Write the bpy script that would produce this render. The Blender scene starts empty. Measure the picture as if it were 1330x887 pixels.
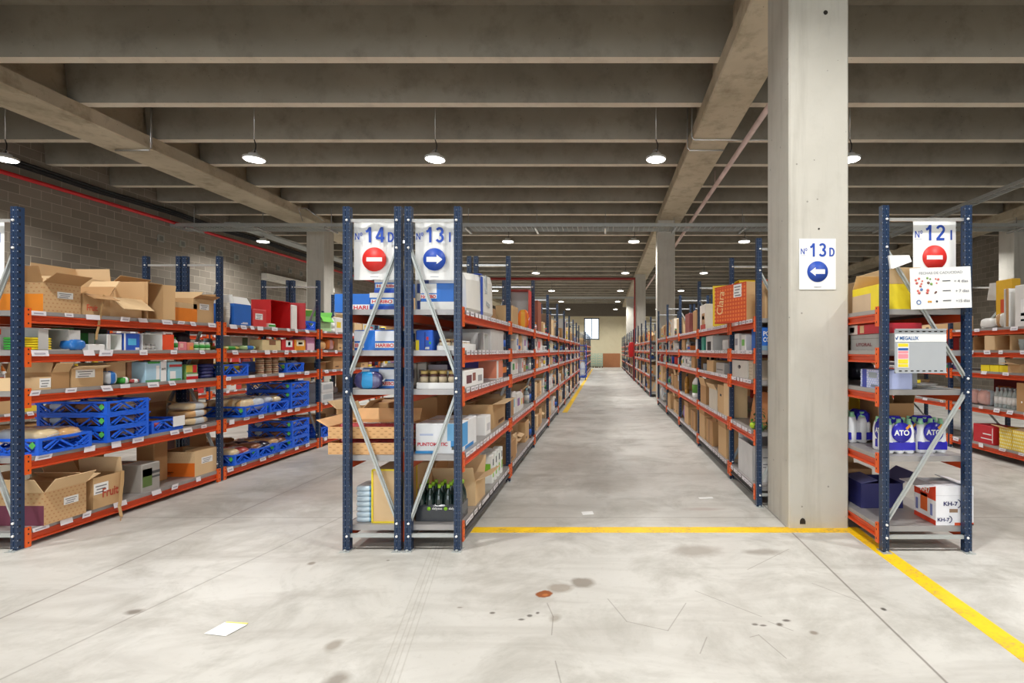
import bpy, bmesh, math, random
from mathutils import Vector, Matrix
random.seed(7)
R = math.radians
SC = bpy.context.scene
COL = SC.collection

# ---------------------------------------------------------------- camera, world, exposure
HC = 1.456                       # camera height
cam_d = bpy.data.cameras.new('camera'); cam = bpy.data.objects.new('camera', cam_d); COL.objects.link(cam)
cam.location = (0, 0, HC); cam.rotation_euler = (R(90), 0, 0)
cam_d.sensor_width = 36; cam_d.lens = 18.0
cam_d.shift_x = -120 / 1330; cam_d.shift_y = 11.5 / 1330
cam_d.clip_start = 0.05; cam_d.clip_end = 200
SC.camera = cam
SC.view_settings.view_transform = 'Standard'; SC.view_settings.look = 'None'
SC.view_settings.exposure = 0.0; SC.view_settings.gamma = 1.0
SC.view_settings.use_curve_mapping = False
LAMP_W = 92.0
FILL_W = 230.0
W = bpy.data.worlds.new('world'); SC.world = W; W.use_nodes = True
bg = W.node_tree.nodes['Background']; bg.inputs[0].default_value = (0.75, 0.87, 1, 1); bg.inputs[1].default_value = 3.0
SC.cycles.max_bounces = 8; SC.cycles.diffuse_bounces = 6; SC.cycles.glossy_bounces = 3
SC.cycles.transmission_bounces = 4; SC.cycles.transparent_max_bounces = 6
SC.cycles.use_denoising = True
SC.cycles.sample_clamp_indirect = 6

def area_light(name, loc, rot, sx, sy, power, color=(1, 1, 1), spread=180):
    d = bpy.data.lights.new(name, 'AREA'); d.shape = 'RECTANGLE'; d.size = sx; d.size_y = sy
    d.energy = power; d.color = color; d.spread = R(spread)
    o = bpy.data.objects.new(name, d); COL.objects.link(o); o.location = loc; o.rotation_euler = rot
    return o
# soft frontal fill: an unseen area light added behind the viewer
area_light('frontal_fill', (-1.5, -12.5, 2.6), (R(90), 0, 0), 16, 4.0, FILL_W, (1, 0.98, 0.95))

# ---------------------------------------------------------------- materials
MATS = {}
def lin(c):
    return tuple(((v / 255) / 12.92 if v / 255 <= 0.04045 else ((v / 255 + 0.055) / 1.055) ** 2.4) for v in c)
def nodes_of(m):
    m.use_nodes = True
    return m.node_tree, m.node_tree.nodes['Principled BSDF']
def plain(name, rgb, rough=0.6, metal=0.0, coat=0.0, var=0.12, scale=9.0, spec=0.5):
    """paint / card / plastic: one colour with a light procedural mottling"""
    if name in MATS: return MATS[name]
    m = bpy.data.materials.new(name); nt, b = nodes_of(m)
    c = lin(rgb)
    tc = nt.nodes.new('ShaderNodeTexCoord'); nz = nt.nodes.new('ShaderNodeTexNoise')
    nz.inputs['Scale'].default_value = scale; nz.inputs['Detail'].default_value = 3
    nt.links.new(tc.outputs['Object'], nz.inputs['Vector'])
    rp = nt.nodes.new('ShaderNodeMix'); rp.data_type = 'RGBA'
    rp.inputs[6].default_value = (*[v * (1 - var) for v in c], 1)
    rp.inputs[7].default_value = (*[min(1, v * (1 + var)) for v in c], 1)
    nt.links.new(nz.outputs['Fac'], rp.inputs[0]); nt.links.new(rp.outputs[2], b.inputs['Base Color'])
    b.inputs['Roughness'].default_value = rough; b.inputs['Metallic'].default_value = metal
    b.inputs['Coat Weight'].default_value = coat; b.inputs['Specular IOR Level'].default_value = spec
    MATS[name] = m
    return m
def hexm(rgb, rough=0.55, **k):
    return plain('paint_%d_%d_%d_%d' % (*rgb, int(rough * 100)), rgb, rough, **k)

class NT:
    """tiny helper to write node maths"""
    def __init__(s, nt): s.nt = nt
    def n(s, t, **k):
        x = s.nt.nodes.new(t)
        for a, v in k.items(): setattr(x, a, v)
        return x
    def val(s, x, i, v):
        if hasattr(v, 'is_output') or isinstance(v, bpy.types.NodeSocket): s.nt.links.new(v, x.inputs[i])
        else: x.inputs[i].default_value = v
    def m(s, op, a, b=0.0, c=None):
        x = s.n('ShaderNodeMath', operation=op); s.val(x, 0, a); s.val(x, 1, b)
        if c is not None: s.val(x, 2, c)
        return x.outputs[0]
    def noise(s, vec, scale, detail=4, rough=0.5, dist=0.0):
        x = s.n('ShaderNodeTexNoise'); s.val(x, 'Vector', vec); x.inputs['Scale'].default_value = scale
        x.inputs['Detail'].default_value = detail; x.inputs['Roughness'].default_value = rough; x.inputs['Distortion'].default_value = dist
        return x.outputs['Fac']
    def ramp(s, fac, lo, hi):
        x = s.n('ShaderNodeMapRange'); x.clamp = True; s.val(x, 0, fac); x.inputs[1].default_value = lo; x.inputs[2].default_value = hi
        return x.outputs[0]
    def mix(s, fac, a, b):
        x = s.n('ShaderNodeMix', data_type='RGBA'); s.val(x, 0, fac)
        for i, c in ((6, a), (7, b)):
            if isinstance(c, tuple): x.inputs[i].default_value = (*c, 1)
            else: s.nt.links.new(c, x.inputs[i])
        return x.outputs[2]

def concrete(name, a, b, stain, rough=0.75, streak=False, mark=0.5):
    m = bpy.data.materials.new(name); nt, bs = nodes_of(m); h = NT(nt)
    tc = h.n('ShaderNodeTexCoord').outputs['Object']
    big = h.noise(tc, 0.55, 5, 0.6, 0.4); mid = h.noise(tc, 3.0, 6, 0.65); fine = h.noise(tc, 45, 3, 0.6)
    col = h.mix(h.ramp(big, 0.3, 0.7), a, b)
    col = h.mix(h.m('MULTIPLY', h.ramp(mid, 0.5, 0.75), mark), col, stain)
    if streak:
        mp = h.n('ShaderNodeMapping'); nt.links.new(tc, mp.inputs[0]); mp.inputs['Scale'].default_value = (6, 6, 0.5)
        st = h.noise(mp.outputs[0], 1.6, 4, 0.6)
        col = h.mix(h.m('MULTIPLY', h.ramp(st, 0.52, 0.72), 0.35), col, stain)
    vo = h.n('ShaderNodeTexVoronoi'); nt.links.new(tc, vo.inputs['Vector']); vo.inputs['Scale'].default_value = 7
    pit = h.m('LESS_THAN', vo.outputs['Distance'], 0.055)
    col = h.mix(h.m('MULTIPLY', pit, 0.55), col, tuple(v * 0.35 for v in stain))
    nt.links.new(col, bs.inputs['Base Color']); bs.inputs['Roughness'].default_value = rough
    bp = h.n('ShaderNodeBump'); bp.inputs['Strength'].default_value = 0.25; bp.inputs['Distance'].default_value = 0.004
    nt.links.new(h.m('ADD', fine, h.m('MULTIPLY', mid, 1.5)), bp.inputs['Height']); nt.links.new(bp.outputs[0], bs.inputs['Normal'])
    MATS[name] = m
    return m
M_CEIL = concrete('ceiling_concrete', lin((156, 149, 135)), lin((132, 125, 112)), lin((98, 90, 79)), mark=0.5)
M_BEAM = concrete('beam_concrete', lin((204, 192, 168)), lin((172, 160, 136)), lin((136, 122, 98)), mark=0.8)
M_RIBB = concrete('bounce_lit_rib_concrete', lin((222, 212, 194)), lin((206, 195, 176)), lin((168, 156, 138)), mark=0.5)  # rib undersides coloured lighter for light bounced off the floor
M_COLUMN = concrete('column_concrete', lin((204, 200, 190)), lin((186, 182, 171)), lin((152, 147, 136)), streak=True, mark=0.25)

def floor_mat():
    m = bpy.data.materials.new('floor_concrete'); nt, bs = nodes_of(m); h = NT(nt)
    tc = h.n('ShaderNodeTexCoord').outputs['Object']
    sx = h.n('ShaderNodeSeparateXYZ'); nt.links.new(tc, sx.inputs[0]); X, Y = sx.outputs[0], sx.outputs[1]
    big = h.noise(tc, 0.45, 5, 0.6, 0.6); mid = h.noise(tc, 1.7, 7, 0.68, 0.5); fine = h.noise(tc, 22, 4, 0.7)
    mp = h.n('ShaderNodeMapping'); nt.links.new(tc, mp.inputs[0]); mp.inputs['Scale'].default_value = (0.5, 2.4, 1); mp.inputs['Rotation'].default_value = (0, 0, 0.35)
    swirl = h.noise(mp.outputs[0], 1.1, 5, 0.6, 1.4)
    col = h.mix(h.ramp(big, 0.35, 0.65), lin((208, 206, 200)), lin((188, 185, 178)))
    col = h.mix(h.m('MULTIPLY', h.ramp(mid, 0.46, 0.66), 0.65), col, lin((152, 148, 139)))
    col = h.mix(h.m('MULTIPLY', h.ramp(swirl, 0.46, 0.68), 0.5), col, lin((160, 155, 147)))
    col = h.mix(h.m('MULTIPLY', h.ramp(fine, 0.56, 0.8), 0.25), col, lin((140, 132, 122)))
    def line(axis, pos, other, slope=0.0, wdt=0.006, amt=0.6, c=(95, 86, 78)):
        nonlocal col
        p = h.m('SUBTRACT', axis, h.m('MULTIPLY_ADD', other, slope, pos))
        k = h.m('SUBTRACT', 1.0, h.ramp(h.m('ABSOLUTE', p), wdt * 0.5, wdt * 1.6))
        col = h.mix(h.m('MULTIPLY', k, amt), col, lin(c))
    for y in (4.46, 9.7, 15.0, 20.4, 25.6, 31.0, 36.0): line(Y, y, X, amt=0.5)
    line(X, -3.28, Y); line(X, 1.5, Y, amt=0.65); line(X, -3.06, Y, 0.171, amt=0.4); line(X, 5.0, Y); line(X, -8.1, Y)
    for k in (0, 0.03, 0.055, 0.09): line(X, -0.49 - k, Y, -0.185, 0.003, 0.28, (140, 132, 120))
    # stains, each with a place of its own: x, y, rx, ry, colour, amount
    wob = h.noise(tc, 9, 3, 0.6)
    def spot(x, y, rx, ry, c, amt, soft=0.5):
        nonlocal col
        dx = h.m('DIVIDE', h.m('SUBTRACT', X, x), rx); dy = h.m('DIVIDE', h.m('SUBTRACT', Y, y), ry)
        d = h.m('SQRT', h.m('ADD', h.m('MULTIPLY', dx, dx), h.m('MULTIPLY', dy, dy)))
        d = h.m('ADD', d, h.m('MULTIPLY', h.m('SUBTRACT', wob, 0.5), 0.9))
        k = h.m('SUBTRACT', 1.0, h.ramp(d, 1 - soft, 1 + soft * 0.3))
        col = h.mix(h.m('MULTIPLY', k, amt), col, lin(c))
    spot(-0.13, 3.21, 0.085, 0.075, (128, 118, 106), 0.8, 0.35); spot(-0.27, 3.14, 0.08, 0.07, (148, 138, 126), 0.8, 0.35)
    spot(-0.358, 3.06, 0.05, 0.05, (140, 78, 38), 1.0, 0.15); spot(-0.352, 3.05, 0.022, 0.02, (176, 108, 58), 0.9, 0.4)
    spot(-0.27, 2.78, 0.035, 0.045, (145, 137, 126), 0.7); spot(-0.45, 2.77, 0.02, 0.012, (70, 62, 56), 0.8)
    spot(-0.41, 2.81, 0.016, 0.014, (66, 58, 52), 0.8); spot(-0.37, 2.84, 0.012, 0.014, (70, 62, 56), 0.8)
    spot(-1.34, 2.53, 0.04, 0.06, (138, 128, 115), 0.7); spot(-1.18, 2.26, 0.06, 0.07, (120, 110, 98), 0.7)
    spot(-2.0, 3.5, 0.03, 0.03, (120, 110, 98), 0.8); spot(-2.62, 2.85, 0.05, 0.035, (110, 100, 88), 0.8)
    spot(1.57, 2.88, 0.016, 0.02, (60, 54, 48), 0.9); spot(0.93, 2.72, 0.02, 0.02, (90, 80, 70), 0.9)
    spot(0.66, 3.72, 0.2, 0.12, (150, 142, 132), 0.7); spot(1.15, 3.7, 0.16, 0.06, (142, 134, 124), 0.7)
    spot(-2.9, 5.3, 0.5, 0.6, (165, 152, 142), 0.5); spot(0.1, 5.6, 0.5, 0.5, (160, 152, 142), 0.45)
    spot(-0.35, 6.8, 0.5, 1.0, (158, 150, 140), 0.4); spot(3.7, 3.9, 0.5, 0.5, (165, 158, 148), 0.5)
    def seg(x0, y0, x1, y1, wd=0.0025, amt=0.5, c=(110, 102, 94)):
        nonlocal col
        dx, dy = x1 - x0, y1 - y0; L2 = dx * dx + dy * dy
        px = h.m('SUBTRACT', X, x0); py = h.m('SUBTRACT', Y, y0)
        t = h.m('DIVIDE', h.m('ADD', h.m('MULTIPLY', px, dx), h.m('MULTIPLY', py, dy)), L2)
        tn = t.node; cl = h.n('ShaderNodeClamp'); nt.links.new(t, cl.inputs[0]); t = cl.outputs[0]
        ex = h.m('SUBTRACT', px, h.m('MULTIPLY', t, dx)); ey = h.m('SUBTRACT', py, h.m('MULTIPLY', t, dy))
        d = h.m('SQRT', h.m('ADD', h.m('MULTIPLY', ex, ex), h.m('MULTIPLY', ey, ey)))
        k = h.m('SUBTRACT', 1.0, h.ramp(d, wd * 0.5, wd * 1.8))
        col = h.mix(h.m('MULTIPLY', k, amt), col, lin(c))
    for q in ((.79, 2.62, .86, 2.42), (.74, 2.60, .79, 2.62), (.46, 2.46, .52, 2.60), (.02, 3.0, .12, 2.75), (.12, 2.75, .33, 2.66), (.33, 2.66, .47, 2.95), (.95, 3.4, 1.35, 3.75), (.55, 3.1, .86, 2.8), (-.33, 2.95, -.28, 2.8), (-.28, 2.8, -.27, 2.62), (-.23, 2.4, -.19, 2.24), (.88, 2.75, .98, 2.66), (1.3, 3.2, 1.5, 2.95)): seg(*q)
    spot(.80, 2.72, .018, .012, (78, 70, 62), .8); spot(.84, 2.71, .02, .01, (78, 70, 62), .8); spot(.98, 2.76, .025, .014, (74, 66, 60), .85); spot(1.08, 2.64, .025, .02, (120, 108, 96), .8)
    spot(-.62, 2.84, .016, .012, (84, 76, 66), .8); spot(-.82, 2.9, .02, .01, (110, 102, 90), .7); spot(-1.5, 3.55, .014, .01, (90, 80, 70), .8); spot(.9, 4.7, .2, .05, (170, 150, 144), .5)
    nt.links.new(col, bs.inputs['Base Color'])
    ro = h.n('ShaderNodeMapRange'); nt.links.new(mid, ro.inputs[0]); ro.inputs[1].default_value = 0.3; ro.inputs[2].default_value = 0.7
    ro.inputs[3].default_value = 0.34; ro.inputs[4].default_value = 0.55
    nt.links.new(ro.outputs[0], bs.inputs['Roughness']); bs.inputs['Specular IOR Level'].default_value = 0.4
    bp = h.n('ShaderNodeBump'); bp.inputs['Strength'].default_value = 0.08; bp.inputs['Distance'].default_value = 0.003
    nt.links.new(fine, bp.inputs['Height']); nt.links.new(bp.outputs[0], bs.inputs['Normal'])
    return m
def block_mat():
    m = bpy.data.materials.new('concrete_blockwork'); nt, bs = nodes_of(m); h = NT(nt)
    tc = h.n('ShaderNodeTexCoord').outputs['Object']
    s = h.n('ShaderNodeSeparateXYZ'); nt.links.new(tc, s.inputs[0]); c = h.n('ShaderNodeCombineXYZ')
    nt.links.new(h.m('ADD', s.outputs[1], 20.07), c.inputs[0]); nt.links.new(s.outputs[2], c.inputs[1])
    br = h.n('ShaderNodeTexBrick'); nt.links.new(c.outputs[0], br.inputs['Vector'])
    br.inputs['Scale'].default_value = 1; br.inputs['Brick Width'].default_value = 0.4; br.inputs['Row Height'].default_value = 0.2
    br.inputs['Mortar Size'].default_value = 0.007; br.inputs['Mortar Smooth'].default_value = 0.2
    br.inputs['Color1'].default_value = (*lin((142, 134, 122)), 1); br.inputs['Color2'].default_value = (*lin((120, 112, 101)), 1)
    br.inputs['Mortar'].default_value = (*lin((176, 167, 152)), 1); br.inputs['Bias'].default_value = -0.1
    nz = h.noise(tc, 1.1, 4)
    col = h.mix(h.m('MULTIPLY', h.ramp(nz, 0.35, 0.7), 0.4), br.outputs['Color'], lin((150, 141, 128)))
    nt.links.new(col, bs.inputs['Base Color']); bs.inputs['Roughness'].default_value = 0.85
    bp = h.n('ShaderNodeBump'); bp.inputs['Strength'].default_value = 0.5; bp.inputs['Distance'].default_value = 0.006; bp.invert = True
    nt.links.new(br.outputs['Fac'], bp.inputs['Height']); nt.links.new(bp.outputs[0], bs.inputs['Normal'])
    return m
def post_mat():
    """blue upright with its columns of punched holes"""
    m = bpy.data.materials.new('blue_perforated_steel'); nt, bs = nodes_of(m); h = NT(nt)
    tn = h.n('ShaderNodeTexCoord'); s = h.n('ShaderNodeSeparateXYZ'); nt.links.new(tn.outputs['Object'], s.inputs[0])
    nn = h.n('ShaderNodeSeparateXYZ'); nt.links.new(tn.outputs['Normal'], nn.inputs[0])
    x, y, z = s.outputs; ax, ay = h.m('ABSOLUTE', x), h.m('ABSOLUTE', y)
    fz = h.m('ABSOLUTE', h.m('SUBTRACT', h.m('FRACT', h.m('DIVIDE', z, 0.05)), 0.5))
    fz2 = h.m('ABSOLUTE', h.m('SUBTRACT', h.m('FRACT', h.m('DIVIDE', z, 0.025)), 0.5))
    front = h.m('GREATER_THAN', h.m('ABSOLUTE', nn.outputs[1]), 0.7); side = h.m('GREATER_THAN', h.m('ABSOLUTE', nn.outputs[0]), 0.7)
    hf = h.m('MULTIPLY', h.m('LESS_THAN', fz2, 0.17), h.m('LESS_THAN', h.m('ABSOLUTE', h.m('SUBTRACT', ax, 0.0165)), 0.003))
    hs = h.m('MULTIPLY', h.m('LESS_THAN', fz, 0.17), h.m('LESS_THAN', h.m('ABSOLUTE', h.m('ADD', y, 0.006)), 0.006))
    hole = h.m('MAXIMUM', h.m('MULTIPLY', hf, front), h.m('MULTIPLY', hs, side))
    pale = h.m('MULTIPLY', side, h.m('MULTIPLY', h.m('LESS_THAN', fz, 0.07), h.m('LESS_THAN', h.m('ABSOLUTE', h.m('ADD', y, 0.021)), 0.003)))  # pale dots paint light passing through the holes
    col = h.mix(hole, lin((26, 50, 82)), lin((4, 8, 16)))
    col = h.mix(pale, col, lin((170, 178, 190)))
    nt.links.new(col, bs.inputs['Base Color']); bs.inputs['Roughness'].default_value = 0.38; bs.inputs['Coat Weight'].default_value = 0.15
    return m
M_FLOOR = floor_mat(); M_BLOCK = block_mat(); M_POST = post_mat()
M_ORANGE = plain('orange_beam_paint', (204, 72, 28), 0.42, coat=0.1, var=0.08)
M_SHADEBEAM = plain('shaded_beam_colour', (62, 58, 58), 0.5)  # lowest aisle beams coloured dark to stand for the shadow near the floor
M_BRACKET = plain('orange_bracket_paint', (232, 96, 28), 0.4, var=0.05)
M_GALV = plain('galvanised_steel', (186, 190, 188), 0.42, metal=0.35, var=0.1, scale=14)
M_PANEL = plain('shelf_panel_steel', (170, 166, 164), 0.4, metal=0.4, var=0.1, scale=14)
M_WHITE = plain('white_paper', (240, 240, 238), 0.7, var=0.02)
M_LABEL = plain('price_label_paper', (232, 228, 232), 0.6, var=0.06, scale=60)
M_TAPE = plain('packing_tape', (196, 160, 112), 0.25, var=0.04)
M_KRAFT = plain('kraft_cardboard', (203, 166, 120), 0.85, var=0.06, scale=5)
M_KRAFT2 = plain('light_cardboard', (222, 190, 146), 0.85, var=0.05, scale=5)
M_KRAFT3 = plain('brown_cardboard', (178, 137, 92), 0.85, var=0.07, scale=5)
M_GREYBOX = plain('grey_board', (196, 194, 190), 0.7, var=0.04)
M_CRATE = plain('blue_crate_plastic', (34, 104, 232), 0.38, var=0.08)
M_CRATE2 = plain('dark_blue_crate_plastic', (20, 52, 140), 0.4, var=0.08)
M_GREENTAG = plain('green_tag', (96, 200, 92), 0.5, var=0.05)
M_STEEL = plain('bright_steel', (214, 214, 212), 0.25, metal=0.6, var=0.03)
M_REDPIPE = plain('red_pipe_paint', (200, 34, 40), 0.4, var=0.06)
M_BLACK = plain('black_rubber', (24, 24, 26), 0.6)
M_DARKTXT = plain('dark_print', (60, 60, 64), 0.7, var=0.02)
M_TXTBLUE = plain('blue_sign_print', (34, 76, 176), 0.5, var=0.03)
M_SIGNRED = plain('red_sign_print', (226, 44, 36), 0.5, var=0.03)
M_YELLOW = None
def line_mat():
    m = bpy.data.materials.new('worn_yellow_floor_paint'); nt, bs = nodes_of(m); h = NT(nt)
    tc = h.n('ShaderNodeTexCoord').outputs['Object']
    wear = h.noise(tc, 5, 6, 0.7); fine = h.noise(tc, 40, 3, 0.6)
    col = h.mix(h.ramp(wear, 0.35, 0.75), lin((250, 208, 14)), lin((240, 186, 20)))
    col = h.mix(h.m('MULTIPLY', h.ramp(h.m('MULTIPLY', wear, fine), 0.28, 0.42), 0.7), col, lin((176, 150, 96)))
    nt.links.new(col, bs.inputs['Base Color']); bs.inputs['Roughness'].default_value = 0.5
    return m
M_YELLOW = line_mat()
def glassy(name, rgb, alpha=0.35, rough=0.12):
    if name in MATS: return MATS[name]
    m = bpy.data.materials.new(name); nt, b = nodes_of(m); c = lin(rgb)
    nz = nt.nodes.new('ShaderNodeTexNoise'); nz.inputs['Scale'].default_value = 30
    mr = nt.nodes.new('ShaderNodeMapRange'); mr.inputs[3].default_value = rough * 0.7; mr.inputs[4].default_value = rough * 1.6
    nt.links.new(nz.outputs['Fac'], mr.inputs[0]); nt.links.new(mr.outputs[0], b.inputs['Roughness'])
    b.inputs['Base Color'].default_value = (*c, 1); b.inputs['Alpha'].default_value = alpha
    MATS[name] = m
    return m
M_FILM = glassy('clear_film', (235, 238, 240), 0.35)
M_GLASS = glassy('clear_glass', (205, 216, 214), 0.45, 0.06)
def emis(name, rgb, s):
    m = bpy.data.materials.new(name); nt, b = nodes_of(m)
    b.inputs['Base Color'].default_value = (*rgb, 1); b.inputs['Emission Color'].default_value = (*rgb, 1); b.inputs['Emission Strength'].default_value = s
    return m
M_LED = emis('led_panel', (1, 0.97, 0.92), 14)

# ---------------------------------------------------------------- mesh builder
class MB:
    def __init__(s): s.v = []; s.f = []; s.mi = []; s.smooth = []
    def add(s, vs, fs, mi=0, sm=False):
        n = len(s.v); s.v += [tuple(p) for p in vs]
        for f in fs: s.f.append(tuple(n + i for i in f)); s.mi.append(mi); s.smooth.append(sm)
        return s
    def box(s, x0, x1, y0, y1, z0, z1, mi=0, M=None):
        vs = [(x0, y0, z0), (x1, y0, z0), (x1, y1, z0), (x0, y1, z0), (x0, y0, z1), (x1, y0, z1), (x1, y1, z1), (x0, y1, z1)]
        if M is not None: vs = [M @ Vector(p) for p in vs]
        return s.add(vs, [(0, 3, 2, 1), (4, 5, 6, 7), (0, 1, 5, 4), (1, 2, 6, 5), (2, 3, 7, 6), (3, 0, 4, 7)], mi)
    def bbox(s, x0, x1, y0, y1, z0, z1, b=0.004, mi=0):
        """box with chamfered vertical and top edges"""
        o = []
        for z, i in ((z0, 0), (z1 - b, 0), (z1, b)):
            xa, xb, ya, yb = x0 + i, x1 - i, y0 + i, y1 - i; c = b if i == 0 else b * 0.5
            o += [(xa + c, ya, z), (xb - c, ya, z), (xb, ya + c, z), (xb, yb - c, z), (xb - c, yb, z), (xa + c, yb, z), (xa, yb - c, z), (xa, ya + c, z)]
        fs = [tuple(reversed(range(8))), tuple(range(16, 24))]
        for k in (0, 8):
            for i in range(8): j = (i + 1) % 8; fs.append((k + i, k + j, k + 8 + j, k + 8 + i))
        return s.add(o, fs, mi)
    def bar(s, p, q, t, w=None, mi=0, up=None):
        p, q = Vector(p), Vector(q); d = (q - p).normalized(); w = w or t
        u = Vector(up) if up else (Vector((0, 0, 1)) if abs(d.z) < 0.9 else Vector((1, 0, 0)))
        a = d.cross(u).normalized() * w / 2; b = a.cross(d).normalized() * t / 2
        vs = [p - a - b, p + a - b, p + a + b, p - a + b, q - a - b, q + a - b, q + a + b, q - a + b]
        return s.add(vs, [(0, 1, 2, 3), (7, 6, 5, 4), (0, 4, 5, 1), (1, 5, 6, 2), (2, 6, 7, 3), (3, 7, 4, 0)], mi)
    def prism(s, poly, a, b, axis='y', mi=0):
        """poly of (u,v) extruded a..b along axis; y: (u,v)->(x,z)  z: (x,y)  x: (y,z)"""
        def P(u, v, t): return {'y': (u, t, v), 'z': (u, v, t), 'x': (t, u, v)}[axis]
        n = len(poly); vs = [P(u, v, a) for u, v in poly] + [P(u, v, b) for u, v in poly]
        fs = [tuple(range(n)), tuple(reversed(range(n, 2 * n)))] + [(i, n + i, n + (i + 1) % n, (i + 1) % n) for i in range(n)]
        return s.add(vs, fs, mi)
    def lathe(s, prof, n=16, c=(0, 0, 0), mi=0, mis=None, axis='z'):
        vs = []
        for r, z in prof:
            for k in range(n):
                a = 2 * math.pi * k / n; p = (r * math.cos(a), r * math.sin(a), z)
                if axis == 'x': p = (p[2], p[0], p[1])
                if axis == 'y': p = (p[0], p[2], p[1])
                vs.append((p[0] + c[0], p[1] + c[1], p[2] + c[2]))
        n0 = len(s.v); s.v += vs
        for i in range(len(prof) - 1):
            for k in range(n):
                s.f.append((n0 + i * n + k, n0 + i * n + (k + 1) % n, n0 + (i + 1) * n + (k + 1) % n, n0 + (i + 1) * n + k))
                s.mi.append(mis[i] if mis else mi); s.smooth.append(True)
        for k, i in ((0, 0), (1, len(prof) - 1)):
            if prof[i][0] > 1e-5:
                s.f.append(tuple(n0 + i * n + j for j in (range(n) if k else reversed(range(n))))); s.mi.append(mis[min(i, len(mis) - 1)] if mis else mi); s.smooth.append(False)
        return s
    def tube(s, pts, r, n=8, mi=0):
        pts = [Vector(p) for p in pts]; rings = []
        for i, p in enumerate(pts):
            d = (pts[min(i + 1, len(pts) - 1)] - pts[max(i - 1, 0)]).normalized()
            u = d.cross(Vector((0, 0, 1)) if abs(d.z) < 0.95 else Vector((1, 0, 0))).normalized(); w = d.cross(u)
            rings += [p + u * r * math.cos(2 * math.pi * k / n) + w * r * math.sin(2 * math.pi * k / n) for k in range(n)]
        fs = [(i * n + k, i * n + (k + 1) % n, (i + 1) * n + (k + 1) % n, (i + 1) * n + k) for i in range(len(pts) - 1) for k in range(n)]
        n0 = len(s.v); s.add(rings, fs, mi, True); L = (len(pts) - 1) * n
        s.f.append(tuple(n0 + k for k in reversed(range(n)))); s.mi.append(mi); s.smooth.append(False)
        s.f.append(tuple(n0 + L + k for k in range(n))); s.mi.append(mi); s.smooth.append(False)
        return s
    def pillow(s, w, d, h, c=(0, 0, 0), mi=0, e=0.55, nu=14, nv=8, noise=0.0, seed=0, pinch=0.0):
        rnd = random.Random(seed); vs = []
        def sp(a, p): return math.copysign(abs(a) ** p, a)
        for j in range(nv + 1):
            ph = -math.pi / 2 + math.pi * j / nv
            for i in range(nu):
                th = 2 * math.pi * i / nu; k = 1 + (rnd.random() - 0.5) * noise
                x = sp(math.cos(ph), e) * sp(math.cos(th), e) * w / 2 * k; y = sp(math.cos(ph), e) * sp(math.sin(th), e) * d / 2 * k
                z = sp(math.sin(ph), e) * h / 2 * (k if z_ok(j, nv) else 1)
                if pinch: z *= 1 - pinch * (abs(x) / (w / 2)) ** 3
                vs.append((x + c[0], y + c[1], z + c[2] + h / 2))
        fs = [(j * nu + i, j * nu + (i + 1) % nu, (j + 1) * nu + (i + 1) % nu, (j + 1) * nu + i) for j in range(nv) for i in range(nu)]
        return s.add(vs, fs, mi, True)
    def mesh(s, name, mats):
        me = bpy.data.meshes.new(name); me.from_pydata(s.v, [], s.f)
        for m in (mats if isinstance(mats, (list, tuple)) else [mats]): me.materials.append(m)
        me.polygons.foreach_set('material_index', s.mi); me.polygons.foreach_set('use_smooth', s.smooth)
        bm = bmesh.new(); bm.from_mesh(me); bmesh.ops.remove_doubles(bm, verts=bm.verts, dist=1e-6)
        bmesh.ops.recalc_face_normals(bm, faces=bm.faces); bm.to_mesh(me); bm.free(); me.update()
        return me
def z_ok(j, nv): return 0 < j < nv

def link(name, data, parent=None, loc=(0, 0, 0), rot=(0, 0, 0)):
    o = bpy.data.objects.new(name, data); COL.objects.link(o); o.parent = parent; o.location = loc; o.rotation_euler = rot
    return o
def part(name, mb, mats, parent, loc=(0, 0, 0), rot=(0, 0, 0), label=None):
    o = link(name, mb.mesh(name, mats) if isinstance(mb, MB) else mb, parent, loc, rot)
    if label: o['label'] = label
    return o
def thing(name, label, cat, loc=(0, 0, 0), rotz=0, group=None):
    o = link(name, None, None, loc, (0, 0, rotz)); o.empty_display_size = 0.05
    o['label'] = label; o['category'] = cat
    if group: o['group'] = group
    return o
def solo(name, mb, mats, label, cat, loc=(0, 0, 0), rotz=0, group=None):
    o = link(name, mb.mesh(name, mats) if isinstance(mb, MB) else mb, None, loc, (0, 0, rotz))
    o['label'] = label; o['category'] = cat
    if group: o['group'] = group
    return o
def struct(name, mb, mats, loc=(0, 0, 0)):
    o = link(name, mb.mesh(name, mats), None, loc); o['kind'] = 'structure'
    return o
CHILD = {}
def copy_tree(o, parent=None):
    c = o.copy(); COL.objects.link(c); c.parent = parent
    if o not in CHILD: CHILD[o] = list(o.children)
    for ch in CHILD[o]: copy_tree(ch, c)
    return c

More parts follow.
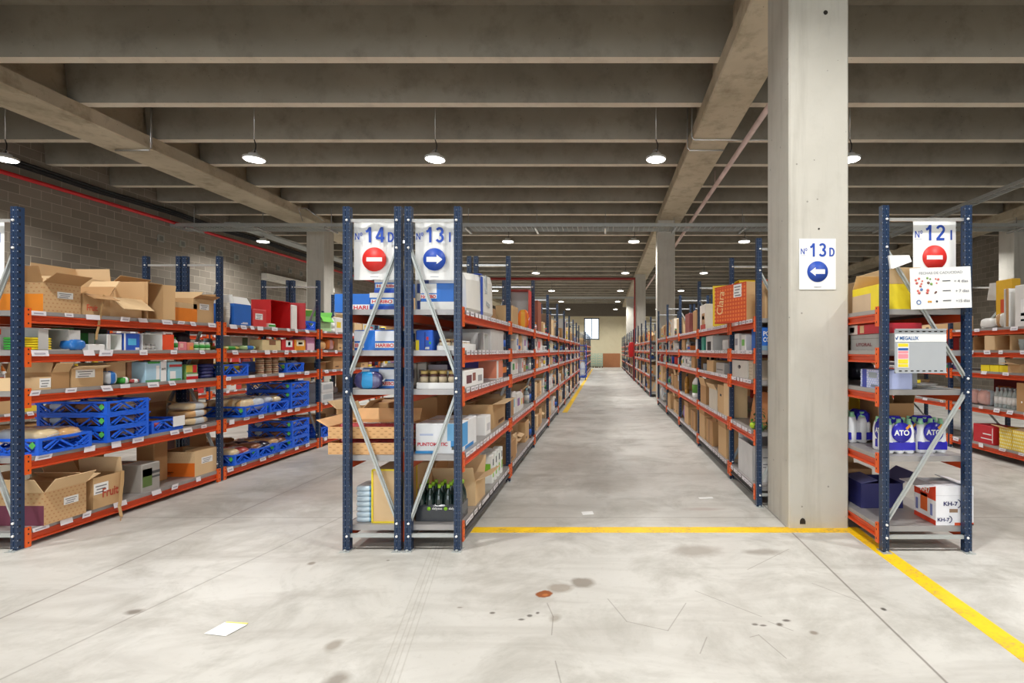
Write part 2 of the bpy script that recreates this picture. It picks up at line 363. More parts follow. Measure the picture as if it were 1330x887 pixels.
# text --------------------------------------------------------------------------------
TXT = {}
def text_mesh(s, w, h, mat, bold=0.012, shear=0.0):
    """flat lettering in the x-z plane facing -y, lower left corner at the origin, w x h metres"""
    key = (s, round(w, 4), round(h, 4), mat.name, bold)
    if key in TXT: return TXT[key]
    c = bpy.data.curves.new('lettering', 'FONT'); c.body = s; c.size = 1; c.offset = bold; c.shear = shear
    o = bpy.data.objects.new('lettering', c); COL.objects.link(o)
    bpy.context.view_layer.update()
    me = bpy.data.meshes.new_from_object(o.evaluated_get(bpy.context.evaluated_depsgraph_get()))
    bpy.data.objects.remove(o); bpy.data.curves.remove(c)
    xs = [v.co.x for v in me.vertices]; ys = [v.co.y for v in me.vertices]
    x0, x1, y0, y1 = min(xs), max(xs), min(ys), max(ys)
    for v in me.vertices:
        v.co = Vector(((v.co.x - x0) / (x1 - x0) * w, 0, (v.co.y - y0) / (y1 - y0) * h))
    me.materials.clear(); me.materials.append(mat); me.name = 'lettering'
    TXT[key] = me
    return me
# condensed bold sign characters drawn as strokes on a 0..1 square
def arc_(cx, cy, rx, ry, a0, a1, n=10): return [(cx + rx * math.cos(R(a0 + (a1 - a0) * i / n)), cy + ry * math.sin(R(a0 + (a1 - a0) * i / n))) for i in range(n + 1)]
GLY = {'1': [[(.12, .70), (.34, .76), (.52, .93)], [(.56, 1.0), (.56, 0)]],
       '2': [arc_(.5, .70, .36, .23, 165, -35) + [(.13, .07)], [(.06, .075), (.92, .075)]],
       '3': [arc_(.46, .73, .33, .20, 155, -90) , arc_(.46, .285, .37, .215, 90, -155)],
       '4': [[(.70, 0), (.70, 1.0)], [(.66, .96), (.08, .28)], [(.04, .28), (.98, .28)]],
       'D': [[(.13, 0), (.13, 1)], [(.1, .925), (.42, .925)] + arc_(.42, .5, .44, .425, 90, -90) + [(.1, .075)]],
       'I': [[(.5, 0), (.5, 1)]],
       'N': [[(.1, 0), (.1, 1)], [(.1, .97), (.9, .03)], [(.9, 0), (.9, 1)]],
       'º': [arc_(.5, .5, .38, .42, 0, 360, 14)]}
def glyph(ch, w, h, t):
    key = ('g', ch, round(w, 4), round(h, 4))
    if key in TXT: return TXT[key]
    mb = MB(); lay = 0
    for st in GLY[ch]:
        P = [(x * w, y * h) for x, y in st]; L = []; Rr = []
        for i, p in enumerate(P):
            a = P[max(i - 1, 0)]; b = P[min(i + 1, len(P) - 1)]; d = math.hypot(b[0] - a[0], b[1] - a[1]) or 1
            nx, nz = -(b[1] - a[1]) / d * t / 2, (b[0] - a[0]) / d * t / 2
            L.append((p[0] + nx, -lay, p[1] + nz)); Rr.append((p[0] - nx, -lay, p[1] - nz))
        n = len(P); mb.add(L + Rr, [(i, i + 1, n + i + 1, n + i) for i in range(n - 1)]); lay += .00008
    me = bpy.data.meshes.new('lettering'); me.from_pydata(mb.v, [], mb.f); me.materials.append(M_TXTBLUE); TXT[key] = me
    return me
def face_M(face, w, d, h, u, v, off=0.0016):
    """matrix that puts an x-z-plane mesh at (u,v) metres from the face's lower left corner"""
    if face == 'f': return Matrix.Translation((-w / 2 + u, -d / 2 - off, v))
    if face == 'l': return Matrix.Translation((-w / 2 - off, d / 2 - u, v)) @ Matrix.Rotation(R(-90), 4, 'Z')
    if face == 'r': return Matrix.Translation((w / 2 + off, -d / 2 + u, v)) @ Matrix.Rotation(R(90), 4, 'Z')
    if face == 't': return Matrix.Translation((-w / 2 + u, -d / 2 + v, h + off)) @ Matrix.Rotation(R(-90), 4, 'X')
def text_on(parent, s, face, dims, u, v, tw, th, mat, bold=0.012, name='lettering', off=0.0022):
    o = link(name, text_mesh(s, tw, th, mat, bold), parent)
    o.matrix_local = face_M(face, *dims, u, v, off)
    return o
def patch(mb, face, dims, u0, u1, v0, v1, mi, off=0.001):
    """thin printed rectangle, u/v as fractions of the face"""
    w, d, h = dims; fw = {'f': w, 'l': d, 'r': d, 't': w}[face]; fh = d if face == 't' else h
    M = face_M(face, w, d, h, 0, 0, 0)
    a, b, c, e = u0 * fw, u1 * fw, v0 * fh, v1 * fh
    mb.box(a, b, -off, 0.0, c, e, mi, M)

# ================================================================ THE BUILDING
XL, XR, YB, YF, ZS = -11.8, 13.5, 44.0, -13.0, 6.04
ZR, ZB = 5.386, 5.141            # underside of ribs, underside of main beams
struct('floor', MB().box(XL, XR, YF, YB, -0.2, 0), M_FLOOR)
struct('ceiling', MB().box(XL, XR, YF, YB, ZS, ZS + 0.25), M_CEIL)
ribY = [6.86, 8.13, 9.54, 10.80, 12.21, 13.5, 14.77]
y = 14.77
while y < 42.5: y += 1.32; ribY.append(y)
y = 6.86
for k in range(13): y -= 1.32; ribY.append(y)
mb = MB()
beamX = [(-9.15, -8.33), (1.55, 2.21), (11.35, 12.1)]
spans = [(XL, -8.95), (-8.53, 1.72), (2.04, 11.5), (11.95, XR)]
for yy in ribY:
    for a, b in spans:
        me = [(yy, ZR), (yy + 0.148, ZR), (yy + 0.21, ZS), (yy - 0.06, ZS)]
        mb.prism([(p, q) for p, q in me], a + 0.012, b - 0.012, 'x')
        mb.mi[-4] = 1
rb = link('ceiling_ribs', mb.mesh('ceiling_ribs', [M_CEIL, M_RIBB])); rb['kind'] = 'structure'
for a, b in beamX:
    m_ = (a + b) / 2
    mb = MB().prism([(a, ZB + 0.02), (a + 0.02, ZB), (b - 0.02, ZB), (b, ZB + 0.02), (b, ZR), (m_ + 0.17, ZR), (m_ + 0.17, ZS), (m_ - 0.17, ZS), (m_ - 0.17, ZR), (a, ZR)], YF, YB, 'y')
    struct('ceiling_beam', mb, M_BEAM)
def column(x0, x1, y0, y1):
    c = 0.012; mb = MB()
    mb.prism([(x0 + c, y0), (x1 - c, y0), (x1, y0 + c), (x1, y1 - c), (x1 - c, y1), (x0 + c, y1), (x0, y1 - c), (x0, y0 + c)], 0, ZB, 'z')
    o = struct('concrete_column', mb, M_COLUMN)
    w = x1 - x0; hm = MB()
    for z in (4.36, 4.02): pass
    hm.lathe([(0.014, 0), (0.014, -0.004)], 12, (0.0, 0, 0), axis='y')
    return o
COLS = [(1.51, 2.0, 4.19, 4.74), (1.51, 2.0, 14.5, 15.03), (1.51, 2.0, 24.8, 25.3), (1.51, 2.0, 35.0, 35.5),
        (-8.845, -8.32, 15.2, 15.75), (-8.845, -8.32, 25.5, 26.0), (-8.845, -8.32, 4.9, 5.4), (11.6, 12.15, 14.5, 15.07)]
for c in COLS: column(*c)
# the near column's casting sockets and the chipped hole at its foot
M_HOLE = plain('dark_hole', (44, 38, 32), 0.9)
hm = MB()
hm.lathe([(0.018, 0), (0.018, -0.003)], 14, (1.81, 4.19, 4.42 - 0.2), axis='y')
hm.prism([(1.60, 0.035), (1.645, 0.035), (1.645, 0.06), (1.637, 0.078), (1.622, 0.085), (1.608, 0.078), (1.60, 0.06)], 4.187, 4.19, 'y')
hm.lathe([(0.008, 0), (0.008, -0.003)], 10, (1.755, 4.19, 2.45), axis='y')
struct('trim_1', hm, M_HOLE)

# walls
struct('wall_left', MB().box(XL - 0.2, XL, YF, YB, 0, ZS), M_BLOCK)
struct('wall_right', MB().box(XR, XR + 0.2, YF, YB, 0, ZS), M_BLOCK)
M_CREAM = concrete('cream_wall_panels', lin((232, 222, 190)), lin((224, 212, 178)), lin((205, 190, 150)), 0.7, mark=0.3)
M_GREYWALL = plain('grey_upper_wall', (120, 112, 100), 0.9)
mb = MB()
# far wall in pieces round its window (x -1.74..-0.44, z 2.38..4.23)
wx0, wx1, wz0, wz1 = -1.74, -0.44, 2.38, 4.23
mb.box(XL, wx0, YB, YB + 0.25, 0, 4.38); mb.box(wx1, XR, YB, YB + 0.25, 0, 4.38)
mb.box(wx0, wx1, YB, YB + 0.25, 0, wz0); mb.box(wx0, wx1, YB, YB + 0.25, wz1, 4.38)
struct('wall_back', mb, M_CREAM)
struct('trim_2', MB().box(XL, XR, YB - 0.25, YB + 0.25, 4.38, ZS), M_GREYWALL)
struct('trim_3', MB().box(-0.13, 1.36, YB - 0.04, YB, 0, 1.19).box(0.3, 0.75, YB - 0.06, YB - 0.04, 0.55, 0.66), plain('brown_dado', (176, 118, 78), 0.7))
wf = MB()
for a, b, c, d in ((wx0, wx1, wz0, wz0 + .08), (wx0, wx1, wz1 - .08, wz1), (wx0, wx0 + .08, wz0, wz1), (wx1 - .08, wx1, wz0, wz1), (-1.12, -1.06, wz0, wz1)):
    wf.box(a, b, YB - 0.03, YB + 0.1, c, d)
w1 = struct('window_1', wf, plain('dark_window_frame', (60, 60, 66), 0.5))
gl = link('pane', MB().box(wx0, wx1, YB + 0.03, YB + 0.04, wz0, wz1).mesh('pane', glassy('window_glass', (240, 245, 250), 0.15, 0.05)), w1)
# wall behind the viewer; its openings are added to let in light
mb = MB().box(XL, XR, YF - 0.25, YF, 4.6, ZS)
for a, b in ((XL, -9.5), (-2.2, -0.8), (6.5, XR)): mb.box(a, b, YF - 0.25, YF, 0, 4.6)
struct('wall_front', mb, M_CREAM)
# details on the left wall
mb = MB()
pipe = MB().tube([(XL + 0.12, YF + .3, 4.92), (XL + 0.12, YB - .4, 4.92)], 0.045, 10)
for k in range(14): pipe.box(XL + .004, XL + 0.12, YF + 2 + k * 4, YF + 2.05 + k * 4, 4.9, 4.94)
solo('sprinkler_pipe', pipe, M_REDPIPE, 'long red sprinkler pipe running high along the left block wall', 'pipe')
cb = MB()
for dz, dx in ((0, 0.07), (0.045, 0.1), (-0.03, 0.05)):
    cb.tube([(XL + dx, YF + i * 1.0, 5.17 + dz + 0.02 * math.sin(i * 1.7)) for i in range(57)], 0.03, 6)
solo('cable_bundle', cb, M_BLACK, 'black cable bundle sagging along the left block wall above the red pipe', 'cable')
for k in range(14):
    solo('wall_vent', MB().box(0, 0.03, -0.09, 0.09, -0.09, 0.09).box(0.03, 0.034, -0.06, 0.06, -0.06, 0.06, 1), [hexm((150, 150, 140)), hexm((110, 112, 106))],
         'small square grey vent in the row high on the left block wall', 'vent', (XL, 13.6 + 0.70 * k, 4.43), 0, 'vents high on the left wall')
solo('shutter_box', MB().box(0, 0.2, 0, 4.4, -0.09, 0.09).box(0, 0.04, 0, 4.4, -0.13, -0.09), hexm((225, 222, 214)), 'long white shutter box fixed on the left block wall', 'shutter', (XL + .005, 17.6, 4.02))
# right-hand sprinkler pipe beside the main beam, and its cross pipe
M_PINKPIPE = plain('faded_red_white_pipe', (214, 190, 182), 0.5, var=0.35, scale=2.5)
sp = MB().tube([(2.42, 5.6, 5.04), (2.42, 42, 5.04)], 0.045, 10)
for k in range(9): sp.tube([(2.42, 7.2 + 4 * k, 5.04), (2.42, 7.2 + 4 * k, 5.39)], 0.008, 6)
solo('overhead_pipe', sp, M_PINKPIPE, 'faded red and white pipe hung alongside the main beam right of the aisle', 'pipe')
cp = MB().tube([(-8.2, 24.5, 4.88), (1.45, 24.5, 4.88), (1.45, 24.5, 0)], 0.07, 10)
solo('cross_pipe', cp, hexm((150, 50, 48), 0.5), 'dull red pipe crossing the aisle high up and dropping down the third column', 'pipe')
def conduit(pts, label, r=0.016):
    return solo('conduit', MB().tube(pts, r, 8), M_STEEL, label, 'conduit')
conduit([(-8.295, 9.37, 5.9), (-8.295, 9.37, 5.16), (-8.33, 9.37, 5.115), (-8.95, 9.37, 5.115)], 'grey metal conduit bent under the left ceiling beam')
conduit([(1.52, 9.37, 5.9), (1.52, 9.37, 5.16), (1.56, 9.37, 5.115), (2.18, 9.37, 5.115)], 'grey conduit bent under the beam by the near column', 0.014)
conduit([(1.52, 8.9, 5.9), (1.52, 8.9, 5.16), (1.56, 8.9, 5.115), (4.2, 8.9, 5.115)], 'second grey conduit running right past the beam to a junction', 0.014)
conduit([(-8.25, 14.0, 4.98), (-8.3, 13.9, 5.3), (-8.1, 13.9, 5.32), (-7.7, 14.0, 5.0)], 'thin curved conduit loop above the left far column', 0.012)
# cable tray crossing the hall
def tray(label, x0, x1, yy, z, w=0.6):
    t = thing('cable_tray', label, 'cable tray', ((x0 + x1) / 2, yy + w / 2, z)); L = (x1 - x0) / 2
    rails = MB().box(-L, L, -w / 2, -w / 2 + 0.02, 0, 0.09).box(-L, L, w / 2 - 0.02, w / 2, 0, 0.09)
    part('rail', rails, M_GALV, t)
    mesh = MB(); n = int(2 * L / 0.14)
    for i in range(n): mesh.box(-L + i * 0.14, -L + i * 0.14 + 0.012, -w / 2, w / 2, 0, 0.008)
    for i in range(7): mesh.box(-L, L, -w / 2 + 0.02 + i * w / 7, -w / 2 + 0.03 + i * w / 7, 0.008, 0.016)
    part('wire_mesh', mesh, M_GALV, t)
    n = int(2 * L / 1.9)
    for i in range(n):
        xx = -L + i * 1.9 + .4; br = MB()
        br.box(xx, xx + 0.05, -w / 2 - 0.03, w / 2 + 0.03, -0.06, -0.01).box(xx + 0.02, xx + 0.035, -0.01, 0.01, -0.01, ZR - z - 0.005)
        part('hanger', br, M_STEEL, t)
tray('wire mesh cable tray crossing the whole hall just before the second columns', XL, XR, 13.9, 4.82)
tray('narrow far cable tray crossing the hall near its end', XL, XR, 33.0, 4.82, 0.35)
t = thing('cable_tray', 'grey closed cable tray running lengthwise beside the left wall', 'cable tray', (-10.2, 14, 4.9))
part('rail', MB().box(-0.2, 0.2, 0, 20, 0, 0.06), M_GALV, t)
t = thing('cable_tray', 'slim steel cable tray running lengthwise above the right racks', 'cable tray', (8.3, 6, 4.75))
part('rail', MB().box(-0.12, -0.1, 0, 9, 0, 0.07).box(0.1, 0.12, 0, 9, 0, 0.07), M_GALV, t)
part('wire_mesh', (lambda m: [m.box(-0.12, 0.12, i * 0.15, i * 0.15 + 0.012, 0, 0.01) for i in range(60)] and m.box(-0.1, -0.09, 0, 9, 0, 0.008).box(0.09, 0.1, 0, 9, 0, 0.008))(MB()), M_GALV, t)

# painted lines on the floor
struct('floor_line', MB().box(-1.07, 2.08, 4.09, 4.215, 0.0, 0.002), M_YELLOW)
struct('floor_line', MB().box(1.955, 2.075, -6, 4.09, 0.0, 0.002), M_YELLOW)
struct('floor_line', MB().box(-0.99, -0.87, 12.0, 40, 0.0, 0.002), M_YELLOW)
pp = solo('paper_sheet', MB().add([(-0.07, -0.05, 0.002), (0.06, -0.06, 0.002), (0.085, 0.05, 0.004), (-0.05, 0.055, 0.006), (-0.07, -0.05, 0.003), (0.06, -0.06, 0.003), (0.085, 0.05, 0.005), (-0.05, 0.055, 0.007)],
     [(0, 3, 2, 1), (4, 5, 6, 7), (0, 1, 5, 4), (1, 2, 6, 5), (2, 3, 7, 6), (3, 0, 4, 7)]).box(-0.045, 0.08, 0.052, 0.062, 0.004, 0.007, 1), [M_WHITE, hexm((240, 226, 120))],
     'crumpled white paper with yellow edge lying on the open floor', 'paper', (-1.98, 2.67, 0), -0.1)
solo('paper_scrap', MB().box(-0.07, 0.07, -0.02, 0.02, 0, 0.003), M_WHITE, 'thin white paper scrap on the floor beside the right aisle rack', 'paper', (1.0, 5.05, 0), 0.1)
solo('paper_scrap', MB().box(-0.05, 0.05, -0.04, 0.04, 0, 0.003), M_WHITE, 'white paper scrap on the aisle floor beyond the yellow line', 'paper', (-0.15, 4.58, 0), 0.2)

# ================================================================ LAMPS
lamp_meshes = {}
def lamp(x, yy, label, z=4.72):
    t = thing('high_bay_lamp', label, 'lamp', (x, yy, z), 0, 'round lamps hanging from the ceiling')
    if not lamp_meshes:
        lamp_meshes['h'] = MB().lathe([(0.165, 0.012), (0.175, 0.02), (0.172, 0.05), (0.13, 0.062), (0.09, 0.075), (0.085, 0.11), (0.03, 0.12)], 24).mesh('housing', hexm((216, 216, 212), 0.4))
        lamp_meshes['l'] = MB().lathe([(0.15, 0.004), (0.16, 0.012)], 24).mesh('lens', M_LED)
        lamp_meshes['r'] = MB().tube([(0, 0, 0.36), (0, 0, ZS - 4.72)], 0.008, 6).mesh('rod', M_STEEL)
        lamp_meshes['c'] = MB().tube([(0, 0, 0.12), (0.025, 0, 0.2), (0.03, 0, 0.27), (0, 0, 0.36)], 0.009, 6).mesh('cable', M_BLACK)
        lamp_meshes['k'] = MB().tube([(-0.05, 0, 0.11), (-0.045, 0, 0.16), (0, 0, 0.19), (0.045, 0, 0.16), (0.05, 0, 0.11)], 0.007, 6).mesh('bracket', M_STEEL)
        d = bpy.data.lights.new('lamp_light', 'AREA'); d.shape = 'DISK'; d.size = 0.3; d.energy = LAMP_W; d.color = (1, 0.985, 0.955); d.spread = R(150)
        lamp_meshes['light'] = d
    link('housing', lamp_meshes['h'], t); link('lens', lamp_meshes['l'], t); link('rod', lamp_meshes['r'], t)
    link('cable', lamp_meshes['c'], t); link('bracket', lamp_meshes['k'], t)
    link('lamp_light', lamp_meshes['light'], t, (0, 0, -0.002))
ords = ['first', 'second', 'third', 'fourth', 'fifth', 'sixth', 'seventh', 'eighth', 'ninth', 'tenth', 'eleventh', 'twelfth', 'thirteenth', 'fourteenth', 'fifteenth', 'sixteenth', 'seventeenth', 'eighteenth', 'nineteenth', 'twentieth']
rowsY = [-10.4, -4, 2.4, 8.8, 15.45, 21.75, 28.2, 34.4, 40.85]
lampX = [(-10.3, 'by the left wall'), (-6.02, 'over the blue crate racks'), (-2.91, 'over the rack signed 14D'), (0.887, 'over the centre aisle'), (4.22, 'right of the near column')]
for i, yy in enumerate(rowsY):
    for x, d in lampX:
        lamp(x, yy, 'round white lamp %s, %s row %s' % (d, ords[max(0, i - 3)] if i >= 3 else 'unseen', 'from the viewer' if i >= 3 else 'behind the viewer'))
    if i == 4: lamp(10.2, yy, 'added lamp brightening the far right wall, hidden behind the 12I sign')  # extra lamp, out of sight, added to brighten the right wall
    if yy < 10: lamp(7.9, yy, 'added unseen lamp over the right-hand racks, row at %s' % ('front' if i >= 3 else 'rear'))  # lamps added out of view to light the right-hand side

# ================================================================ RACKS
TL = [0.13, 0.665, 1.155, 1.457, 1.75]       # shelf tops, left racks
TM = [0.176, 0.686, 1.17, 1.456, 1.757]      # shelf tops, the other racks
HP = 2.5
RM = {}
def post_mesh():
    if 'post' not in RM:
        a, b = 0.024, 0.025     # half widths; front (-y) carries a groove
        poly = [(-a, -b), (-0.008, -b), (-0.005, -b + 0.006), (0.005, -b + 0.006), (0.008, -b), (a, -b), (a, b), (a - 0.012, b), (a - 0.012, b - 0.006), (-a + 0.012, b - 0.006), (-a + 0.012, b), (-a, b)]
        RM['post'] = MB().prism(poly, 0.004, HP, 'z').mesh('upright', M_POST)
        RM['foot'] = MB().box(-0.034, 0.034, -0.055, 0.045, 0, 0.005).lathe([(0.009, 0.005), (0.009, 0.018)], 8, (0.0, -0.043, 0)).mesh('foot_plate', M_GALV)
    return RM['post'], RM['foot']
def frame(rt, x0, x1, yy, flip, T):
    """upright frame whose outer faces are at world x0 and x1, front face at yy"""
    pm, fm = post_mesh(); yc = yy + 0.025
    for x in (x0 + 0.024, x1 - 0.024):
        u = link('upright', pm, rt, (x, yc, 0)); link('foot_plate', fm, u)
    xa, xb = x0 + 0.04, x1 - 0.04
    key = ('brace', round(x1 - x0, 3), flip)
    if key not in RM:
        w = (x1 - x0) / 2 - 0.03
        def chan(p, q):
            m = MB().bar(p, q, 0.028, 0.014, 0, (0, 1, 0)); return m
        s = -1 if flip else 1
        d1 = MB().bar((s * w * 1.0, -0.008, 2.20), (-s * w, -0.008, 1.253), 0.024, 0.012, 0, (0, 1, 0)); d1.bar((s * w, 0.003, 2.20), (-s * w, 0.003, 1.253), 0.008, 0.030, 0, (0, 1, 0))
        d2 = MB().bar((-s * w, -0.008, 1.155), (s * w, -0.008, 0.2), 0.024, 0.012, 0, (0, 1, 0)); d2.bar((-s * w, 0.003, 1.155), (s * w, 0.003, 0.2), 0.008, 0.030, 0, (0, 1, 0))
        RM[key] = (d1.mesh('diagonal_brace', M_GALV), d2.mesh('diagonal_brace', M_GALV),
                   MB().box(-w, w, -0.01, 0.01, 2.39, 2.412).mesh('tie_bar', M_STEEL),
                   MB().box(-w, w, -0.012, 0.012, 0.095, 0.12).mesh('tie_bar', M_GALV))
        bo = []
        for xx, zz in ((s * w, 2.2), (-s * w, 1.253), (-s * w, 1.155), (s * w, 0.2), (-w, 2.4), (w, 2.4), (-w, 0.107), (w, 0.107)):
            bo.append((xx, zz))
        RM[key + ('b',)] = bo; RM['bolt'] = MB().lathe([(0.009, 0), (0.009, -0.008), (0.004, -0.012)], 8, axis='y').mesh('bolt', M_WHITE)
    for m in RM[key]: link(m.name.split('.')[0], m, rt, ((x0 + x1) / 2, yc, 0))
    if yy + rt.location.y < 9:
        for xx, zz in RM[key + ('b',)]: link('bolt', RM['bolt'], rt, ((x0 + x1) / 2 + xx, yc - 0.022, zz))
def shelf(rt, x0, x1, ya, yb, z, face, labels, seed, n_lab=5):
    low = labels == 2 and z < .3
    L = yb - ya; wd = x1 - x0; key = ('sh', round(L, 2), round(wd, 2), low)
    if key not in RM:
        pn = MB(); n = max(2, int(L / 0.33)); g = L / n
        for i in range(n): pn.box(-wd / 2 + 0.008, wd / 2 - 0.008, i * g + 0.001, (i + 1) * g - 0.001, -0.006, 0)
        pn.box(-wd / 2 + 0.008, wd / 2 - 0.008, 0, 0.004, -0.04, -0.006); pn.box(-wd / 2 + 0.008, wd / 2 - 0.008, L - 0.004, L, -0.04, -0.006)
        pn.box(-wd / 2 + 0.004, -wd / 2 + 0.008, 0, L, -0.03, 0); pn.box(wd / 2 - 0.008, wd / 2 - 0.004, 0, L, -0.03, 0)
        bm = []
        for s in (-1, 1):
            e = s * wd / 2
            poly = [(e, -0.032), (e, -0.042), (e - s * 0.014, -0.046), (e - s * 0.014, -0.076), (e + s * 0.004, -0.082), (e + s * 0.004, -0.092), (e - s * 0.04, -0.092), (e - s * 0.04, -0.032)]
            b = MB().prism(poly, 0.004, L - 0.004, 'y')
            for y0 in (-0.002, L - 0.038):
                b.box(min(e - s * 0.012, e + s * 0.008), max(e - s * 0.012, e + s * 0.008), y0, y0 + 0.04, -0.125, 0.02, 1)
                for q in (-0.1, -0.035, 0.0): b.box(min(e + s * 0.008, e + s * 0.0095), max(e + s * 0.008, e + s * 0.0095), y0 + 0.016, y0 + 0.024, q, q + 0.012, 2)
            bm.append(b.mesh('beam', [M_SHADEBEAM if low else M_ORANGE, M_BRACKET, M_HOLE]))
        RM[key] = (pn.mesh('shelf_panel', M_PANEL), bm[0], bm[1])
    pn, b0, b1 = RM[key]; loc = ((x0 + x1) / 2, ya, z)
    link('shelf_panel', pn, rt, loc); bl = link('beam', b0, rt, loc); br = link('beam', b1, rt, loc)
    if labels:
        rnd = random.Random(seed * 31 + 5); s = face; e = s * wd / 2; yy = rnd.uniform(0.03, 0.12); tgt = bl if face < 0 else br
        while yy < L - 0.12:
            lb = MB()
            w = rnd.uniform(0.06, 0.12) if labels == 1 else rnd.uniform(0.07, 0.11)
            hh = rnd.uniform(0.03, 0.055) if labels == 1 else 0.036
            sl = rnd.uniform(-0.02, 0.02) if labels == 1 else 0
            o0, o1 = e + s * 0.006, e + s * 0.0075; oo = e + s * (0.012 if hh > 0.038 else 0.006)
            vs = [(o0, yy, 0.001), (o0, yy + w, 0.001), (oo, yy + w + sl, 0.001 - hh), (oo, yy + sl, 0.001 - hh)]
            vs += [(x + s * 0.0012, y_, z_) for x, y_, z_ in vs]
            lb.add(vs, [(0, 1, 2, 3), (7, 6, 5, 4), (0, 4, 5, 1), (1, 5, 6, 2), (2, 6, 7, 3), (3, 7, 4, 0)])
            if rnd.random() < 0.6:   # printed line
                k = s * 0.0015
                lb.add([(o0 + k + s * 0.001, yy + w * .15, -hh * .35), (o0 + k + s * 0.001, yy + w * .8, -hh * .35), (oo + k + s * .001, yy + w * .8 + sl * .7, -hh * .65), (oo + k + s * .001, yy + w * .15 + sl * .7, -hh * .65)], [(0, 1, 2, 3)], 1)
            yy += w + (rnd.uniform(0.05, 0.30) if labels == 1 else rnd.uniform(0.004, 0.05))
            if LABN[0] < 95: LABN[0] += 1; part('price_label', lb, [M_LABEL, hexm((170, 164, 176))], tgt)
            else: LABX.append((lb, loc))
LABN = [0]; LABX = []
RACKS = []
def rack(label, x0, x1, ys, T, face, flip, labels=1, skip=()):
    RACKS.append((x0, x1, ys, T))
    rt = thing('shelving_rack', label, 'shelving rack', ((x0 + x1) / 2, ys[0], 0))
    rt.location = (0, 0, 0)
    cx = (x0 + x1) / 2
    sub = rt
    rt.location = (cx, ys[0], 0)
    class Off: pass
    # parts are laid out relative to the rack's own base
    LABN[0] = 0; LABX.clear()
    for i, yy in enumerate(ys): frame(rt, x0 - cx, x1 - cx, yy - ys[0], flip, T)
    for i in range(len(ys) - 1):
        for k, z in enumerate(T):
            if (i, k) in skip: continue
            shelf(rt, x0 - cx, x1 - cx, ys[i] + 0.05 - ys[0], ys[i + 1] - ys[0], z, face, labels if ys[i] < 22 else (2 if labels else 0), int(abs(x0) * 100) + i * 7 + k)
    if LABX:
        al = MB()
        for lb, lc in LABX:
            n0 = len(al.v); al.v += [(a + lc[0], b + lc[1], c + lc[2]) for a, b, c in lb.v]; al.f += [tuple(n0 + q for q in f) for f in lb.f]; al.mi += lb.mi; al.smooth += lb.smooth
        o = part('price_label', al, [M_LABEL, hexm((170, 164, 176))], rt); o['kind'] = 'stuff'
    return rt
B = 1.96
yM = [3.71 + B * i for i in range(10)]
rack('blue and orange rack with no-entry sign at left end of the aisle pair', -1.897, -1.476, yM[:8], TM, -1, False, 1)
rack('long blue and orange rack lining the left of the centre aisle', -1.450, -1.043, yM, TM, 1, True, 2)
rack('far blue and orange rack left of the aisle beyond the trolley', -1.450, -1.043, [27 + B * i for i in range(7)], TM, 1, True, 2)
rack('blue and orange rack full of blue crates at far left', -4.68, -4.257, yM[:6], TL, 1, False, 1)
rack('blue and orange rack standing back to back behind the crate rack', -5.12, -4.70, yM[:6], TL, -1, True, 0)
rack('distant rack seen through the gaps of the left crate rack', -7.84, -7.42, [5.67 + B * i for i in range(5)], TL, 1, True, 1)
y1 = [4.76, 5.78, 7.75, 9.7, 11.66, 13.62]
rack('blue and orange rack lining the right of the aisle behind the column', 1.417, 1.985, y1, TM, -1, True, 2)
y1b = [15.9 + B * i for i in range(5)]
rack('second rack right of the aisle beyond the second column', 1.417, 1.985, y1b, TM, -1, True, 2)
y1c = [25.6 + B * i for i in range(5)]; y1d = [35.8 + B * i for i in range(4)]
rack('third rack right of the aisle beyond the third column', 1.417, 1.985, y1c, TM, -1, True, 2)
rack('last rack right of the aisle near the end wall', 1.417, 1.985, y1d, TM, -1, True, 2)
y2 = [3.68 + B * i for i in range(5)]
rack('blue rack signed 12I right of the concrete column', 2.0, 2.643, y2, TM, -1, True, 0)
y3 = [5.74 + B * i for i in range(5)]
rack('rack with red and yellow boxes at the right edge', 5.2, 6.11, y3, TM, -1, False, 1)
#__ITEMS__
# ================================================================ GOODS: builders
# every builder makes one thing: origin at the middle of its base, local -y is its front
def sc_m(c): return c if isinstance(c, bpy.types.Material) else hexm(tuple(c))
def finish(root, loc, rotz, scale=None):
    root.location = loc; root.rotation_euler = (0, 0, rotz)
    if scale: root.scale = (scale,) * 3
    return root
def dots(mb, face, dims, mi, nu, nv, v0=0.0, v1=1.0, fr=0.35):
    for i in range(nu):
        for j in range(nv):
            u = (i + 0.5 + (0.25 if j % 2 else -0.25)) / nu; v = v0 + (j + 0.5) / nv * (v1 - v0)
            patch(mb, face, dims, u - fr / nu / 2, u + fr / nu / 2, v - fr / nv * (v1 - v0) / 2, v + fr / nv * (v1 - v0) / 2, mi, 0.0006)
def sticker(root, face, dims, u0, u1, v0, v1, lines=3, col=None):
    w, d, h = dims; fw = {'f': w, 'l': d, 'r': d, 't': w}[face]; fh = d if face == 't' else h
    M = face_M(face, w, d, h, 0, 0, 0)
    mb = MB(); mb.box(u0 * fw, u1 * fw, -0.0016, 0, v0 * fh, v1 * fh, 0, M)
    for i in range(lines):
        vv = v1 - (i + 0.8) * (v1 - v0) / (lines + 0.6); ht = (v1 - v0) / (lines + 1) * 0.42
        uu = u0 + (u1 - u0) * (0.1 + 0.08 * (i % 2)); ue = u1 - (u1 - u0) * (0.12 + 0.2 * ((i * 7) % 3) / 2)
        mb.box(uu * fw, ue * fw, -0.0022, -0.0016, (vv - ht) * fh, vv * fh, 1, M)
    part('sticker', mb, [col or M_WHITE, hexm((120, 120, 124))], root)
